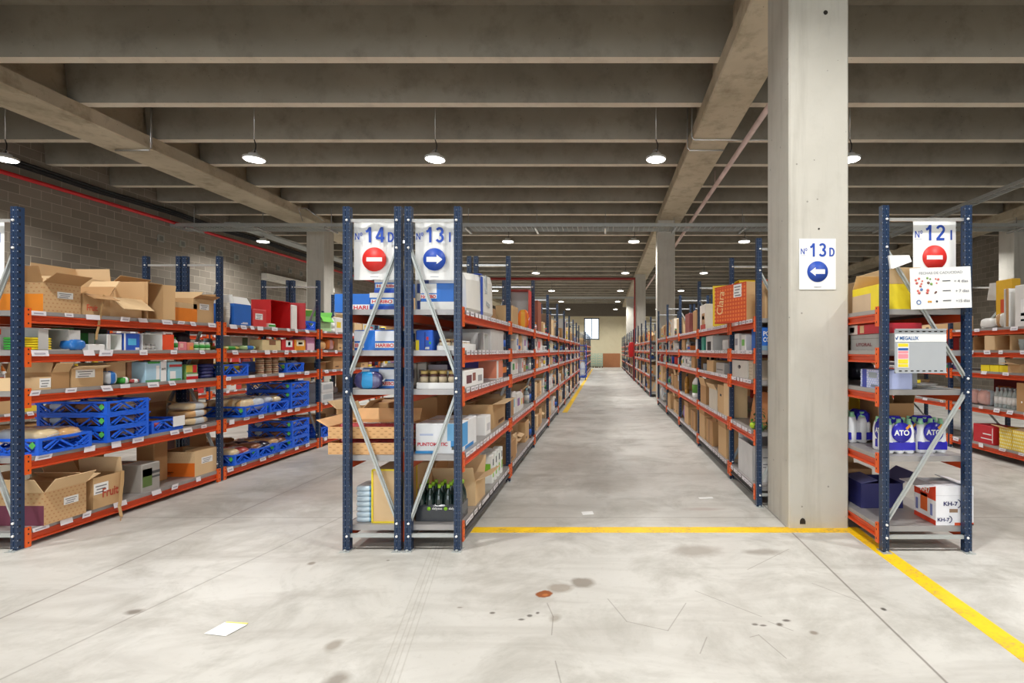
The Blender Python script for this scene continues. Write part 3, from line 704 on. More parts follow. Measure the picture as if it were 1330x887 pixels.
def carton(label, w, d, h, mat=None, prints=(), stick=(), texts=(), tape=True, dot=(), cat='box', name='cardboard_box', group=None):
    root = thing(name, label, cat, group=group); mats = [sc_m(mat or M_KRAFT)]
    b = min(0.006, h * 0.1); mb = MB().bbox(-w / 2, w / 2, -d / 2, d / 2, 0, h, b)
    # top seam between the closed flaps
    if tape: patch(mb, 't', (w, d, h), 0.0, 1.0, 0.47, 0.53, 1, 0.0012); mats.append(M_TAPE)
    else: mats.append(mats[0])
    for p in prints:
        if sc_m(p[5]) not in mats: mats.append(sc_m(p[5]))
        patch(mb, p[0], (w, d, h), p[1], p[2], p[3], p[4], mats.index(sc_m(p[5])))
    for p in dot:
        if sc_m(p[1]) not in mats: mats.append(sc_m(p[1]))
        dots(mb, p[0], (w, d, h), mats.index(sc_m(p[1])), *p[2:])
    part('body', mb, mats, root)
    for s in stick: sticker(root, s[0], (w, d, h), *s[1:])
    for t in texts:   # (string, face, u, v, width, height, mat) fractions of the face
        fw = {'f': w, 'l': d, 'r': d, 't': w}[t[1]]; fh = d if t[1] == 't' else h
        text_on(root, t[0], t[1], (w, d, h), t[2] * fw, t[3] * fh, t[4] * fw, t[5] * fh, sc_m(t[6]), .03)
    return root
def open_carton(label, w, d, h, mat=None, inner=None, flaps=(60, 20, 100, 110), prints=(), stick=(), texts=(), dot=(), fl=None, fill=None, group=None, name='open_cardboard_box', cat='box', wall=0.005):
    """flaps: angle above the horizontal, outwards, of the front, right, back and left flap; None = torn off"""
    root = thing(name, label, cat, group=group); m0 = sc_m(mat or M_KRAFT); mats = [m0]
    mb = MB(); t = wall
    mb.box(-w / 2, w / 2, -d / 2, d / 2, 0, t)
    mb.box(-w / 2, w / 2, -d / 2, -d / 2 + t, t, h); mb.box(-w / 2, w / 2, d / 2 - t, d / 2, t, h)
    mb.box(-w / 2, -w / 2 + t, -d / 2 + t, d / 2 - t, t, h); mb.box(w / 2 - t, w / 2, -d / 2 + t, d / 2 - t, t, h)
    for p in prints:
        if sc_m(p[5]) not in mats: mats.append(sc_m(p[5]))
        patch(mb, p[0], (w, d, h), p[1], p[2], p[3], p[4], mats.index(sc_m(p[5])))
    for p in dot:
        if sc_m(p[1]) not in mats: mats.append(sc_m(p[1]))
        dots(mb, p[0], (w, d, h), mats.index(sc_m(p[1])), *p[2:])
    part('body', mb, mats, root)
    lf = fl or min(w, d) / 2
    for k, (ang, ax) in enumerate(zip(flaps, ('f', 'r', 'b', 'l'))):
        if ang is None: continue
        L = w if ax in 'fb' else d; m = MB().box(-L / 2 + 0.003, L / 2 - 0.003, -lf, 0, -0.0022, 0.0022)
        o = part('flap', m, inner or m0, root)
        rz = {'f': 0, 'r': R(90), 'b': R(180), 'l': R(-90)}[ax]
        off = {'f': (0, -d / 2), 'r': (w / 2, 0), 'b': (0, d / 2), 'l': (-w / 2, 0)}[ax]
        o.matrix_local = Matrix.Translation((off[0], off[1], h)) @ Matrix.Rotation(rz, 4, 'Z') @ Matrix.Rotation(R(-ang), 4, 'X')
    for s in stick: sticker(root, s[0], (w, d, h), *s[1:])
    for tx in texts:
        fw = {'f': w, 'l': d, 'r': d}[tx[1]]
        text_on(root, tx[0], tx[1], (w, d, h), tx[2] * fw, tx[3] * h, tx[4] * fw, tx[5] * h, sc_m(tx[6]), .03)
    if fill:
        c = MB(); rnd = random.Random(int(w * 997 + d * 91))
        for i in range(5): c.pillow(w * 0.36, d * 0.5, h * 0.35, ((rnd.random() - 0.5) * w * 0.45, (rnd.random() - 0.5) * d * 0.35, h * (0.45 + 0.2 * rnd.random())), 0, 0.6, 10, 6, 0.15, i)
        o = part('contents', c, sc_m(fill), root); o['kind'] = 'stuff'
    return root
def side_open_carton(label, w, d, h, mat=None, inner=None, flapL=30, flapR=30, group=None, cat='box', name='open_cardboard_box'):
    """box lying on its side, the opening to the front (-y)"""
    root = thing(name, label, cat, group=group); m0 = sc_m(mat or M_KRAFT); t = 0.005; mb = MB()
    mb.box(-w / 2, w / 2, -d / 2, d / 2, 0, t); mb.box(-w / 2, w / 2, -d / 2, d / 2, h - t, h)
    mb.box(-w / 2, -w / 2 + t, -d / 2, d / 2, t, h - t); mb.box(w / 2 - t, w / 2, -d / 2, d / 2, t, h - t); mb.box(-w / 2 + t, w / 2 - t, d / 2 - t, d / 2, t, h - t)
    part('body', mb, m0, root)
    for s, a in ((-1, flapL), (1, flapR)):
        if a is None: continue
        o = part('flap', MB().box(0, s * w * 0.45, -0.002, 0.002, 0.004, h - 0.004), inner or m0, root, (s * w / 2, -d / 2, 0)); o.rotation_euler = (0, 0, -s * R(a))
    return root
def crate(label, w=0.4, d=0.6, h=0.15, mat=None, tag=True, group='blue plastic bread crates'):
    mat = mat or M_CRATE; key = ('crate', w, d, h, mat.name)
    if key not in RM:
        mb = MB(); t = 0.012
        for x in (-1, 1):
            for y in (-1, 1): mb.box(x * w / 2 - (t * 2.2 if x > 0 else 0), x * w / 2 + (t * 2.2 if x < 0 else 0), y * d / 2 - (t * 2.2 if y > 0 else 0), y * d / 2 + (t * 2.2 if y < 0 else 0), 0, h)
        def wall(L, put):
            n = max(3, round(L / 0.125)); g = L / n
            put((-L / 2, 0.012), (L / 2, 0.012), 0.024); put((-L / 2, h - 0.01), (L / 2, h - 0.01), 0.02)
            for i in range(n):
                x0 = -L / 2 + i * g; a, b = (0.02, h - 0.015) if i % 2 == 0 else (h - 0.015, 0.02)
                put((x0, a), (x0 + g, b), 0.013)
                if i % 2 == 0: put((x0 + g * 0.45, a + 0.005), (x0 + g * 1.25, b), 0.006)
                put((x0 + g * 0.1, h * 0.45), (x0 + g * 0.5, 0.02), 0.006)
            put((-L / 2, h * 0.5), (-L / 2 + g * 0.5, 0.02), 0.008); put((L / 2, h * 0.5), (L / 2 - g * 0.5, 0.02), 0.008)
        for s in (-1, 1):
            wall(w - 0.02, lambda p, q, th: mb.bar((p[0], s * (d / 2 - 0.006), p[1]), (q[0], s * (d / 2 - 0.006), q[1]), th, 0.010, 0, (0, 1, 0)) if False else mb.bar((p[0], s * (d / 2 - 0.006), p[1]), (q[0], s * (d / 2 - 0.006), q[1]), 0.010, th, 0, (0, 1, 0)))
            wall(d - 0.02, lambda p, q, th: mb.bar((s * (w / 2 - 0.006), p[0], p[1]), (s * (w / 2 - 0.006), q[0], q[1]), 0.010, th, 0, (1, 0, 0)))
        mb.box(-w / 2 + 0.004, w / 2 - 0.004, -d / 2 + 0.004, d / 2 - 0.004, 0.004, 0.01)
        RM[key] = mb.mesh('crate_frame', mat)
        RM[key + ('t',)] = MB().prism([(-0.026, 0), (0, -0.028), (0.026, 0), (0, 0.028)], -0.0015, 0.0015, 'x').mesh('tag', M_GREENTAG)
    root = thing('plastic_crate', label, 'crate', group=group)
    link('crate_frame', RM[key], root)
    if tag: link('tag', RM[key + ('t',)], root, (-w / 2 - 0.002, -d / 2 + 0.045, h * 0.6))
    return root
BAGS = {}
def bag(label, w, d, h, mat, stripe=None, seed=0, name='bread_bag', cat='bag', group=None):
    key = (round(w, 2), round(d, 2), round(h, 2), mat.name, stripe.name if stripe else '', seed % 3)
    if key not in BAGS:
        mb = MB().pillow(w, d, h, (0, 0, 0), 0, 0.55, 18, 9, 0.10, seed % 3, 0.25)
        n = len(mb.f)
        if stripe:
            for i, f in enumerate(mb.f):
                if 0.30 < sum(mb.v[k][0] for k in f) / len(f) / w + 0.5 < 0.62: mb.mi[i] = 1
        BAGS[key] = mb.mesh('bag', [mat, stripe or mat])
        BAGS[key + ('e',)] = MB().add([(w * .42, -d * .16, h * .5), (w * .56, -d * .3, h * .42), (w * .57, d * .3, h * .6), (w * .42, d * .16, h * .5), (w * .42, -d * .16, h * .53), (w * .56, -d * .3, h * .45), (w * .57, d * .3, h * .63), (w * .42, d * .16, h * .53)],
            [(0, 3, 2, 1), (4, 5, 6, 7), (0, 1, 5, 4), (1, 2, 6, 5), (2, 3, 7, 6), (3, 0, 4, 7)]).mesh('tied_end', M_FILM)
    root = thing(name, label, cat, group=group); link('bag', BAGS[key], root); link('tied_end', BAGS[key + ('e',)], root)
    return root
LM = {}
def lathed(name, label, cat, prof, parts_, n=14, group=None, handle=None):
    """parts_: list of (part name, material, i0, i1) slices of the profile"""
    root = thing(name, label, cat, group=group)
    for pn, m, i0, i1 in parts_:
        key = (pn, m.name, tuple(prof[i0:i1 + 1]), n)
        if key not in LM: LM[key] = MB().lathe(prof[i0:i1 + 1], n).mesh(pn, m)
        link(pn, LM[key], root)
    if handle:
        key = ('handle',) + handle[:-1]
        if key not in LM:
            r, z0, z1, t = handle[:4]
            LM[key] = MB().tube([(r, 0, z0), (r + t, 0, z0 + (z1 - z0) * .15), (r + t * 1.25, 0, (z0 + z1) / 2), (r + t, 0, z1 - (z1 - z0) * .15), (r, 0, z1)], 0.007, 8).mesh('handle', handle[-1])
        link('handle', LM[key], root)
    return root
def bottle(label, r, h, body, cap, lab=None, group=None, handle=False):
    p = [(r * .92, 0), (r, h * .02), (r, h * .2), (r * 1.01, h * .2), (r * 1.01, h * .55), (r, h * .55), (r, h * .62), (r * .75, h * .75), (r * .38, h * .84), (r * .36, h * .88), (r * .44, h * .88), (r * .44, h), (0.0, h)]
    return lathed('bottle', label, 'bottle', p, [('body', body, 0, 2), ('paper_label', lab or body, 2, 5), ('body_shoulder', body, 5, 9), ('cap', cap, 9, 12)], 14, group, (r * .9, h * .35, h * .75, r * .4, body) if handle else None)
def jar(label, r, h, body, lid, lab=None, group=None):
    p = [(r * .9, 0), (r, h * .05), (r, h * .25), (r * 1.01, h * .25), (r * 1.01, h * .65), (r, h * .65), (r, h * .72), (r * .8, h * .82), (r * .86, h * .82), (r * .86, h * .98), (r * .8, h), (0.0, h)]
    return lathed('jar', label, 'jar', p, [('body', body, 0, 2), ('paper_label', lab or body, 2, 5), ('shoulder', body, 5, 7), ('lid', lid, 7, 11)], 14, group)
def pot(label, r, h, body, lid, knob, group=None):
    p = [(r * .85, 0), (r, h * .08), (r, h * .75), (r * 1.04, h * .77), (r * 1.0, h * .80), (r * .6, h * .88), (r * .12, h * .91), (r * .1, h * .95), (r * .18, h), (0.0, h)]
    return lathed('cooking_pot', label, 'pot', p, [('body', body, 0, 3), ('lid', lid, 3, 6), ('knob', knob, 6, 9)], 20, group, (r, h * .4, h * .68, 0.03, knob))
def kettle(label, r, h, body, dark, group=None):
    root = pot(label, r, h, body, body, dark, group); root.name = 'kettle'; root['category'] = 'kettle'
    part('spout', MB().tube([(-r * .9, 0, h * .3), (-r * 1.35, 0, h * .55), (-r * 1.6, 0, h * .8)], 0.014, 8), body, root)
    return root
def plates(label, r, n, mat, group=None):
    root = thing('plate_stack', label, 'plates', group=group)
    key = ('plate', r, mat.name)
    if key not in LM: LM[key] = MB().lathe([(r * .55, 0), (r * .6, 0.004), (r, 0.018), (r, 0.021), (r * .6, 0.008), (0.0, 0.007)], 20).mesh('plate', mat)
    for i in range(n): link('plate', LM[key], root, (0, 0, i * 0.014))
    return root
def cups(label, r, n, mat, group=None):
    root = thing('cup_stack', label, 'cups', group=group)
    key = ('cup', r, mat.name)
    if key not in LM: LM[key] = MB().lathe([(r * .7, 0), (r * .98, 0.085), (r * 1.05, 0.09), (r * 1.05, 0.096), (r * .95, 0.094), (r * .66, 0.01), (0.0, 0.008)], 16).mesh('cup', mat)
    for i in range(n): link('cup', LM[key], root, (0, 0, i * 0.022))
    return root
def bowl(label, r, h, mat, group=None):
    root = thing('bowl', label, 'bowl', group=group)
    part('bowl', MB().lathe([(r * .45, 0), (r * .5, h * .05), (r * .9, h * .6), (r, h), (r * .97, h), (r * .85, h * .6), (r * .4, h * .1), (0.0, h * .08)], 20), mat, root)
    return root
def packs(label, w, d, h, n, mat, mat2, group=None, name='packet'):
    """n flat soft packets in a pile: each a thing"""
    out = []; key = ('pk', round(w, 3), round(d, 3), round(h / n, 3), mat.name, mat2.name)
    if key not in LM:
        mb = MB().pillow(w, d, h / n * 1.02, (0, 0, 0), 0, 0.35, 16, 6, 0.03, 3)
        for i, f in enumerate(mb.f):
            if sum(mb.v[k][0] for k in f) / len(f) > w * 0.2: mb.mi[i] = 1
        LM[key] = mb.mesh('packet', [mat, mat2])
    for i in range(n):
        o = link(name, LM[key]); o['label'] = label.replace('%', ('bottom', 'second', 'third', 'fourth', 'fifth', 'sixth', 'seventh', 'top')[i if i < n - 1 else 7]); o['category'] = 'packet'
        if group: o['group'] = group
        out.append((o, i * h / n))
    return out
def wrapped_bottles(label, nx, ny, r, h, body, cap, lab, name='bottle_pack', texts=None):
    root = thing(name, label, 'bottle pack'); w, d = nx * 2 * r, ny * 2 * r
    p = [(r * .92, 0), (r, h * .03), (r, h * .55), (r * .8, h * .72), (r * .34, h * .86), (r * .34, h * .9)]
    kb, kc = MB().lathe(p, 12).mesh('bottle', body), MB().lathe([(r * .4, h * .9), (r * .4, h), (0, h)], 10).mesh('cap', cap)
    for i in range(nx):
        for j in range(ny):
            loc = (-w / 2 + r + i * 2 * r, -d / 2 + r + j * 2 * r, 0); b = link('bottle', kb, root, loc); link('cap', kc, b)
    part('wrap', MB().bbox(-w / 2 - .002, w / 2 + .002, -d / 2 - .002, d / 2 + .002, 0.001, h * .46, 0.01), lab, root)
    if texts:
        for t in texts: text_on(root, t[0], 'f', (w + .004, d + .004, h), t[1], t[2], t[3], t[4], t[5])
    return root
def detergent_pack(label, w, d, h, n=3):
    """shrink-wrapped white bottles with a blue roundel"""
    root = thing('detergent_pack', label, 'detergent pack')
    blue = hexm((48, 44, 176), 0.25); wh = hexm((238, 240, 246), 0.22); r = w / n / 2
    prof = [(r * .8, 0), (r * .98, h * .04), (r, h * .3), (r * .97, h * .6), (r * .7, h * .78), (r * .42, h * .86), (r * .42, h * .93), (0, h * .93)]
    bm_ = MB().lathe(prof[:5], 14).mesh('bottle', wh); cm = MB().lathe(prof[4:], 12).mesh('cap', hexm((150, 205, 165), 0.3))
    ny = max(1, round(d / (2 * r)))
    for i in range(n):
        for j in range(ny):
            b = link('bottle', bm_, root, (-w / 2 + r + 2 * r * i, -d / 2 + r + 2 * r * j, 0)); link('cap', cm, b)
    wr = MB().bbox(-w / 2 + .012, w / 2 - .012, -d / 2 + .006, d / 2 - .006, h * .07, h * .66, 0.02)
    part('wrap', wr, wh, root)
    part('blue_band', MB().bbox(-w / 2 + .006, w / 2 - .006, -d / 2, d / 2, h * .1, h * .32, 0.004).bbox(-w / 2 + .02, w / 2 - .02, -.01, d / 2 - .004, h * .6, h * .97, 0.03), blue, root)
    R_ = h * 0.27; disc = MB().lathe([(R_, 0), (R_, -0.004), (0, -0.004)], 28, axis='y')
    for f, M in (('f', Matrix.Translation((0, -d / 2 + .001, h * .58))), ('l', Matrix.Translation((-w / 2 + .006, 0, h * .58)) @ Matrix.Rotation(R(-90), 4, 'Z'))):
        o = part('roundel', disc, blue, root); o.matrix_local = M
        tm = text_mesh('ATO', R_ * 1.5, R_ * .55, M_WHITE, 0.03); t = link('lettering', tm, root); t.matrix_local = M @ Matrix.Translation((-R_ * .75, -0.006, -R_ * .3))
        g = part('gold_stripe', MB().bar((R_ * .45, -0.006, R_ * .35), (R_ * .85, -0.006, R_ * .75), 0.001, R_ * .25, 0, (0, 1, 0)), hexm((236, 160, 50)), root); g.matrix_local = M
    return root

# ---- placing
def YP(xf, px): return abs(xf) * 665 / abs(px - 785)
def ZT(py, yy): return HC + (455 - py) * yy / 665
OCC = {}
def extent(root):
    """size of a thing in its own frame"""
    lo = [9e9] * 3; hi = [-9e9] * 3
    def walk(o, M):
        if o.type == 'MESH':
            for c in o.bound_box:
                p = M @ Vector(c)
                for i in range(3): lo[i] = min(lo[i], p[i]); hi[i] = max(hi[i], p[i])
        for c in o.children: walk(c, M @ c.matrix_basis)
    walk(root, Matrix.Identity(4))
    return lo, hi
def side(fac, xf, pa, T, make, pb=None, w=None, top=None, h=None, d=0.3, inset=0.0, rot=0.0):
    """stand a thing on a shelf whose front edge is the plane x = xf, between two sight lines,
    inside one bay (clear of the posts) and below the shelf above"""
    ya = YP(xf, pa); yb = YP(xf, pb) if pb is not None else ya + w
    y0, y1 = min(ya, yb), max(ya, yb)
    if y1 - y0 > 0.62 and y1 < 6.2: y1 = y0 + 0.62
    elif y1 - y0 > 0.5 and y1 >= 6.2: y0 = y1 - 0.42
    if h is None: h = ZT(top, y0) - T
    xm = xf - fac * d / 2; lim = 9; lo_, hi_ = -9, 99
    for x0, x1, ys, TT in RACKS:
        if x0 - 0.02 <= xm <= x1 + 0.02:
            for i in range(len(ys) - 1):
                if ys[i] <= (y0 + y1) / 2 < ys[i + 1]: lo_, hi_ = ys[i] + 0.056, ys[i + 1] - 0.006
            k = max([q for q in range(5) if TT[q] <= T + 0.01])
            if k < 4: lim = TT[k + 1] - 0.096 - T - 0.001
            OCC.setdefault((x0, k), []).append(None)
            key = (x0, k)
    wd = min(y1 - y0, hi_ - lo_ - 0.004)
    yc = min(max((y0 + y1) / 2, lo_ + wd / 2), hi_ - wd / 2)
    root = make(wd, d, min(h, lim))
    lo, hi = extent(root)
    if hi[2] > lim: root.scale.z = lim / hi[2]
    ex0, ex1 = (yc + lo[0], yc + hi[0]) if fac > 0 else (yc - hi[0], yc - lo[0])
    if ex0 < lo_: yc += lo_ - ex0
    elif ex1 > hi_: yc -= ex1 - hi_
    xf2 = xf - fac * inset
    root.location = (xf2 - fac * d / 2, yc, T + 0.001); root.rotation_euler = (0, 0, R(90 * fac + rot))
    if lim < 9 or T > 1.7:
        try: OCC[key].append((yc - wd / 2 - .01, yc + wd / 2 + .01))
        except NameError: pass
    return root
def front(px0, px1, yf, T, make, top=None, h=None, d=0.3, rot=0.0):
    x0, x1 = (px0 - 785) * yf / 665, (px1 - 785) * yf / 665
    if h is None: h = ZT(top, yf) - T
    root = make(x1 - x0, d, h)
    return finish(root, ((x0 + x1) / 2, yf + d / 2, T + 0.001), R(rot))
# ================================================================ GOODS: the far left rack
M_DOTK = hexm((190, 140, 96), 0.85); M_ORG = hexm((240, 142, 34), 0.7); M_MAROON = hexm((112, 52, 72), 0.7); M_BLUEBOX = hexm((40, 106, 196), 0.5)
M_RED = hexm((206, 36, 42), 0.45); M_NAVY = hexm((36, 38, 96), 0.5); M_YEL = hexm((240, 216, 40), 0.5); M_GRN = hexm((60, 160, 60), 0.45)
M_PINK = hexm((226, 130, 140), 0.5); M_BREAD = plain('wrapped_bread', (214, 168, 112), 0.3, coat=0.5, var=0.3, scale=14)
M_BREAD2 = plain('wrapped_pale_bread', (228, 204, 160), 0.28, coat=0.5, var=0.25, scale=12); M_BROWNFOOD = plain('wrapped_brown_food', (140, 92, 62), 0.3, coat=0.5, var=0.4, scale=16)
M_CLEARBAG = plain('cloudy_plastic_bag', (205, 212, 218), 0.18, coat=0.5, var=0.25, scale=10); M_BLUEPK = plain('blue_packet', (46, 120, 200), 0.25, coat=0.4, var=0.3, scale=14)
M_MIXPK = plain('mixed_packet', (176, 70, 70), 0.3, coat=0.4, var=0.5, scale=22); M_DKPK = plain('dark_packet', (46, 44, 60), 0.3, coat=0.3, var=0.5, scale=22)
A = -4.29; FL = 1
T0, T1, T2, T3, T4 = TL
# top shelf
side(1, A, 56, T4, lambda w, d, h: open_carton('tan dotted carton with orange side band and one raised flap, top shelf by left post', w, d, h, M_KRAFT, M_KRAFT3, (35, None, 100, 75), prints=[('l', 0, 1, 0, 0.6, M_ORG)], stick=[('f', .36, .78, .5, .72)], dot=[('f', M_DOTK, 9, 8), ('l', M_DOTK, 10, 3, .62, 1)], fl=.12), pb=105, top=366, d=0.40)
side(1, A, 108, T4, lambda w, d, h: open_carton('small tan carton with drooping front flap and hanging tape, top shelf', w, d, h, M_KRAFT, M_KRAFT3, (-25, 60, 120, None), texts=[('Fruit', 'f', .12, .2, .4, .3, (210, 90, 60))], fl=.1), pb=143, top=381, d=0.3)
tp = MB()
for i in range(7): tp.bar((-4.262 + 0.004 * (i % 2), 4.36 - 0.03 * i / 3, 1.93 - 0.055 * i), (-4.262 + 0.004 * ((i + 1) % 2), 4.36 - 0.03 * (i + 1) / 3, 1.93 - 0.055 * (i + 1)), 0.002, 0.02, 0, (1, 0, 0))
solo('tape_strip', tp, M_TAPE, 'strip of packing tape dangling from a carton on the top shelf at left', 'tape')
side(1, -4.72, 88, T4, lambda w, d, h: open_carton('large carton with tall raised back flap behind the dotted orange carton', w, d, h, M_KRAFT2, M_KRAFT2, (None, 95, 95, None), dot=[('l', M_DOTK, 8, 6, 0, 1)], prints=[('f', 0, 1, 0, .35, M_MAROON)], fl=.12), pb=144, h=0.36, d=0.34)
side(1, -4.72, 146, T4, lambda w, d, h: open_carton('plain battered carton with raised flap behind the torn box, top shelf', w, d, h, M_KRAFT2, M_KRAFT, (40, None, 92, None), fl=.1), pb=187, h=0.36, d=0.34)
side(1, A, 147, T4, lambda w, d, h: open_carton('torn-open carton tipped towards the aisle with ragged flap, top shelf', w, d, h, M_KRAFT2, M_KRAFT2, (-38, None, 80, 120), fl=.17), pb=184, h=0.17, d=0.28, rot=-6)
side(1, A, 188, T4, lambda w, d, h: side_open_carton('tall carton standing open towards the aisle next to the torn box', w, d, h, M_KRAFT, M_KRAFT, 55, 40), pb=212, top=366, d=0.3)
side(1, A, 215, T4, lambda w, d, h: jar('stack of small jars beside the tall open carton', .05, .15, M_GLASS, M_RED), pb=224, h=.15, d=0.1)
side(1, A, 226, T4, lambda w, d, h: open_carton('carton with solid orange side and high open flap, top shelf', w, d, h, M_KRAFT2, M_KRAFT2, (None, 60, 95, 100), prints=[('l', 0, 1, 0, .72, (232, 130, 28)), ('f', 0, 1, 0, .72, (232, 130, 28))], fl=.16), pb=256, h=0.19, d=0.38)
side(1, A, 266, T4, lambda w, d, h: open_carton('tan carton with white sticker and sloping flap left of the second post', w, d, h, M_KRAFT, M_KRAFT3, (25, 60, None, None), stick=[('f', .3, .75, .55, .8)], fl=.08), pb=291, top=389, d=0.3)
side(1, A, 295, T4, lambda w, d, h: cups('stack of white paper cups beside the blue box, top shelf', .035, 8, hexm((228, 224, 214))), pb=301, h=.2, d=0.07)
side(1, A, 304, T4, lambda w, d, h: open_carton('blue cardboard box with white flaps folded open, top shelf', w, d, h, M_BLUEBOX, M_WHITE, (120, None, 80, 75), prints=[('f', .4, .8, .07, .1, M_WHITE), ('f', .5, .8, .12, .15, M_WHITE)], fl=.1), pb=326, top=394, d=0.34)
side(1, A, 329, T4, lambda w, d, h: carton('small red box with a white sticker beside the blue box, top shelf', w, d, h, (214, 62, 62), stick=[('f', .15, .7, .4, .75)], tape=False), pb=346, top=401, d=0.2)
side(1, A, 349, T4, lambda w, d, h: carton('small green and white packet box in front of the red display', w, d, h, (226, 230, 220), prints=[('f', 0, 1, .2, .7, M_GRN)], tape=False), pb=358, h=.05, d=0.1)
side(1, -4.42, 338, T4, lambda w, d, h: side_open_carton('large red cardboard display box with open compartments, top shelf', w, d, h, (212, 34, 36), M_RED, None, 70), pb=377, top=389, d=0.26)
side(1, A, 379, T4, lambda w, d, h: carton('slim white card leaning at the end of the red display', w, d, h, (236, 232, 226), tape=False), pb=386, top=396, d=0.02)
side(1, A, 392, T4, lambda w, d, h: crate('small blue crate of toys at the right end of the crate rack top shelf', .34, .4, .13, group=None), w=.34, h=.13, d=0.4)
side(1, A, 416, T4, lambda w, d, h: open_carton('pale green carton with bright green flap beyond the third post, top shelf', w, d, h, (176, 214, 160), hexm((120, 210, 80)), (-60, 60, None, 85), fl=.09), pb=430, h=.22, d=0.3)
side(1, A, 433, T4, lambda w, d, h: bottle('slim white bottle beyond the pale green carton, top shelf', .04, .26, M_WHITE, M_NAVY), w=.1, h=.2, d=0.1)
for k, c in enumerate((M_YEL, M_RED, M_GRN)):
    o = bag('%s toy packet heaped in the small blue crate on the top shelf' % ('yellow', 'red', 'green')[k], .14, .1, .08, c, name='toy_packet', cat='toy')
    finish(o, (-4.42 - .07 * k, 7.36 + .07 * k, T4 + .06), k)

# fourth shelf
for o, dz in packs('green and yellow flat packet, % of the pile left on the fourth shelf', .17, .22, .096, 5, M_GRN, M_YEL, 'green packets at left'):
    finish(o, (-4.38, 3.89, T3 + .001 + dz), R(0))
finish(carton('low brown carton tucked behind the green packets', .2, .16, .13, M_KRAFT3), (-4.56, 4.04, T3 + .001), 0)
side(1, A, 62, T3, lambda w, d, h: side_open_carton('silver-grey box lying open towards the aisle, fourth shelf', w, d, h, M_GREYBOX, M_GREYBOX, 5, 12), pb=90, top=427, d=0.36)
side(1, -4.42, 96, T3, lambda w, d, h: carton('wide dark green box behind blue and white packets, fourth shelf', w, d, h, (34, 118, 40), prints=[('f', 0, 1, .78, 1, (30, 50, 30)), ('f', .42, .6, 0, .8, (196, 200, 190))], tape=False), pb=139, h=.185, d=0.2)
o = bag('light blue plastic packet in front of the green box', .13, .12, .09, M_BLUEPK, name='plastic_packet'); finish(o, (-4.31, 4.15, T3), R(90))
finish(carton('small white box lying in front of the green box', .14, .06, .05, M_WHITE, tape=False), (-4.31, 4.32, T3 + .001), R(90))
side(1, A, 143, T3, lambda w, d, h: side_open_carton('white gabled box standing open right of the green box', w, d, h, M_WHITE, M_WHITE, 20, None), pb=158, top=434, d=0.2)
side(1, A, 161, T3, lambda w, d, h: carton('white box printed with blue roundel and waves, fourth shelf', w, d, h, (40, 92, 200), prints=[('f', .25, .75, .3, .7, (90, 190, 236)), ('f', .0, .1, 0, 1, M_WHITE), ('f', .7, .95, .02, .16, M_WHITE)], tape=False), pb=182, top=433, d=0.2)
side(1, A, 185, T3, lambda w, d, h: side_open_carton('white and orange display box holding cans, fourth shelf', w, d, h, M_WHITE, hexm((226, 78, 40)), None, 20), pb=211, top=433, d=0.22)
for k in range(4): finish(jar('small can with white label inside the orange display box', .022, .055, M_STEEL, M_STEEL, M_WHITE, 'cans in the display box'), (-4.36, YP(A, 189) + .045 + .053 * k, T3 + .007), 0)
side(1, A, 213, T3, lambda w, d, h: carton('narrow white box with dark print right of the orange display', w, d, h, M_WHITE, prints=[('f', .2, .8, .7, .9, (90, 80, 80))], tape=False), pb=225, top=431, d=0.2)
side(1, A, 227, T3, lambda w, d, h: bottle('small green and white bottle between the white box and pink packs', .028, .13, M_WHITE, M_GRN, M_GRN), w=.06, h=.12, d=.06)
side(1, A, 233, T3, lambda w, d, h: carton('pink packet box at the middle of the fourth shelf', w, d, h, M_PINK, prints=[('f', .1, .5, .3, .8, (240, 190, 180))], tape=False), pb=243, h=.085, d=.12)
side(1, A, 244, T3, lambda w, d, h: carton('salmon and orange packet box right of the pink one', w, d, h, (230, 140, 110), prints=[('f', .3, .8, .1, .5, (240, 170, 60))], tape=False), pb=252, h=.08, d=.12)
side(1, -4.40, 232, T3, lambda w, d, h: bag('black patterned bag standing behind the pink packets', w, d, h, M_DKPK, None, 1, 'snack_bag'), pb=250, h=.19, d=.12)
for k, px in enumerate((254, 262, 269)): side(1, A, px, T3, lambda w, d, h: jar('green and white tub, %s of three by the second post' % ('left', 'middle', 'right')[k], .036, .085, hexm((196, 226, 180)), M_WHITE, M_GRN), w=.075, h=.08, d=.08)
side(1, A, 289, T3, lambda w, d, h: bag('flat yellow and green packet lying right of the second post', w, d, h, hexm((196, 190, 90), .3), M_GRN, 0, 'snack_bag'), pb=314, h=.05, d=.2)
side(1, A, 315, T3, lambda w, d, h: bag('flat pale green packet lying before the tan boxes', w, d, h, hexm((170, 200, 140), .3), M_BLUEPK, 1, 'snack_bag'), pb=336, h=.06, d=.2)
side(1, -4.45, 300, T3, lambda w, d, h: carton('long white pack at the back of the fourth shelf', w, d, h, (222, 214, 200), prints=[('f', .4, .6, .2, .9, (90, 110, 80))], tape=False), pb=335, h=.17, d=.12)
side(1, A, 341, T3, lambda w, d, h: carton('tan display box with a square brown window, fourth shelf', w, d, h, (222, 200, 150), prints=[('f', .35, .7, .5, .95, (140, 96, 66))], tape=False), pb=365, top=441, d=.3)
side(1, A, 366.5, T3, lambda w, d, h: carton('red box with a white octagon, fourth shelf', w, d, h, (204, 40, 44), prints=[('f', .3, .85, .3, .95, M_WHITE), ('f', .48, .68, .45, .8, M_RED)], tape=False), pb=382, top=441, d=.3)
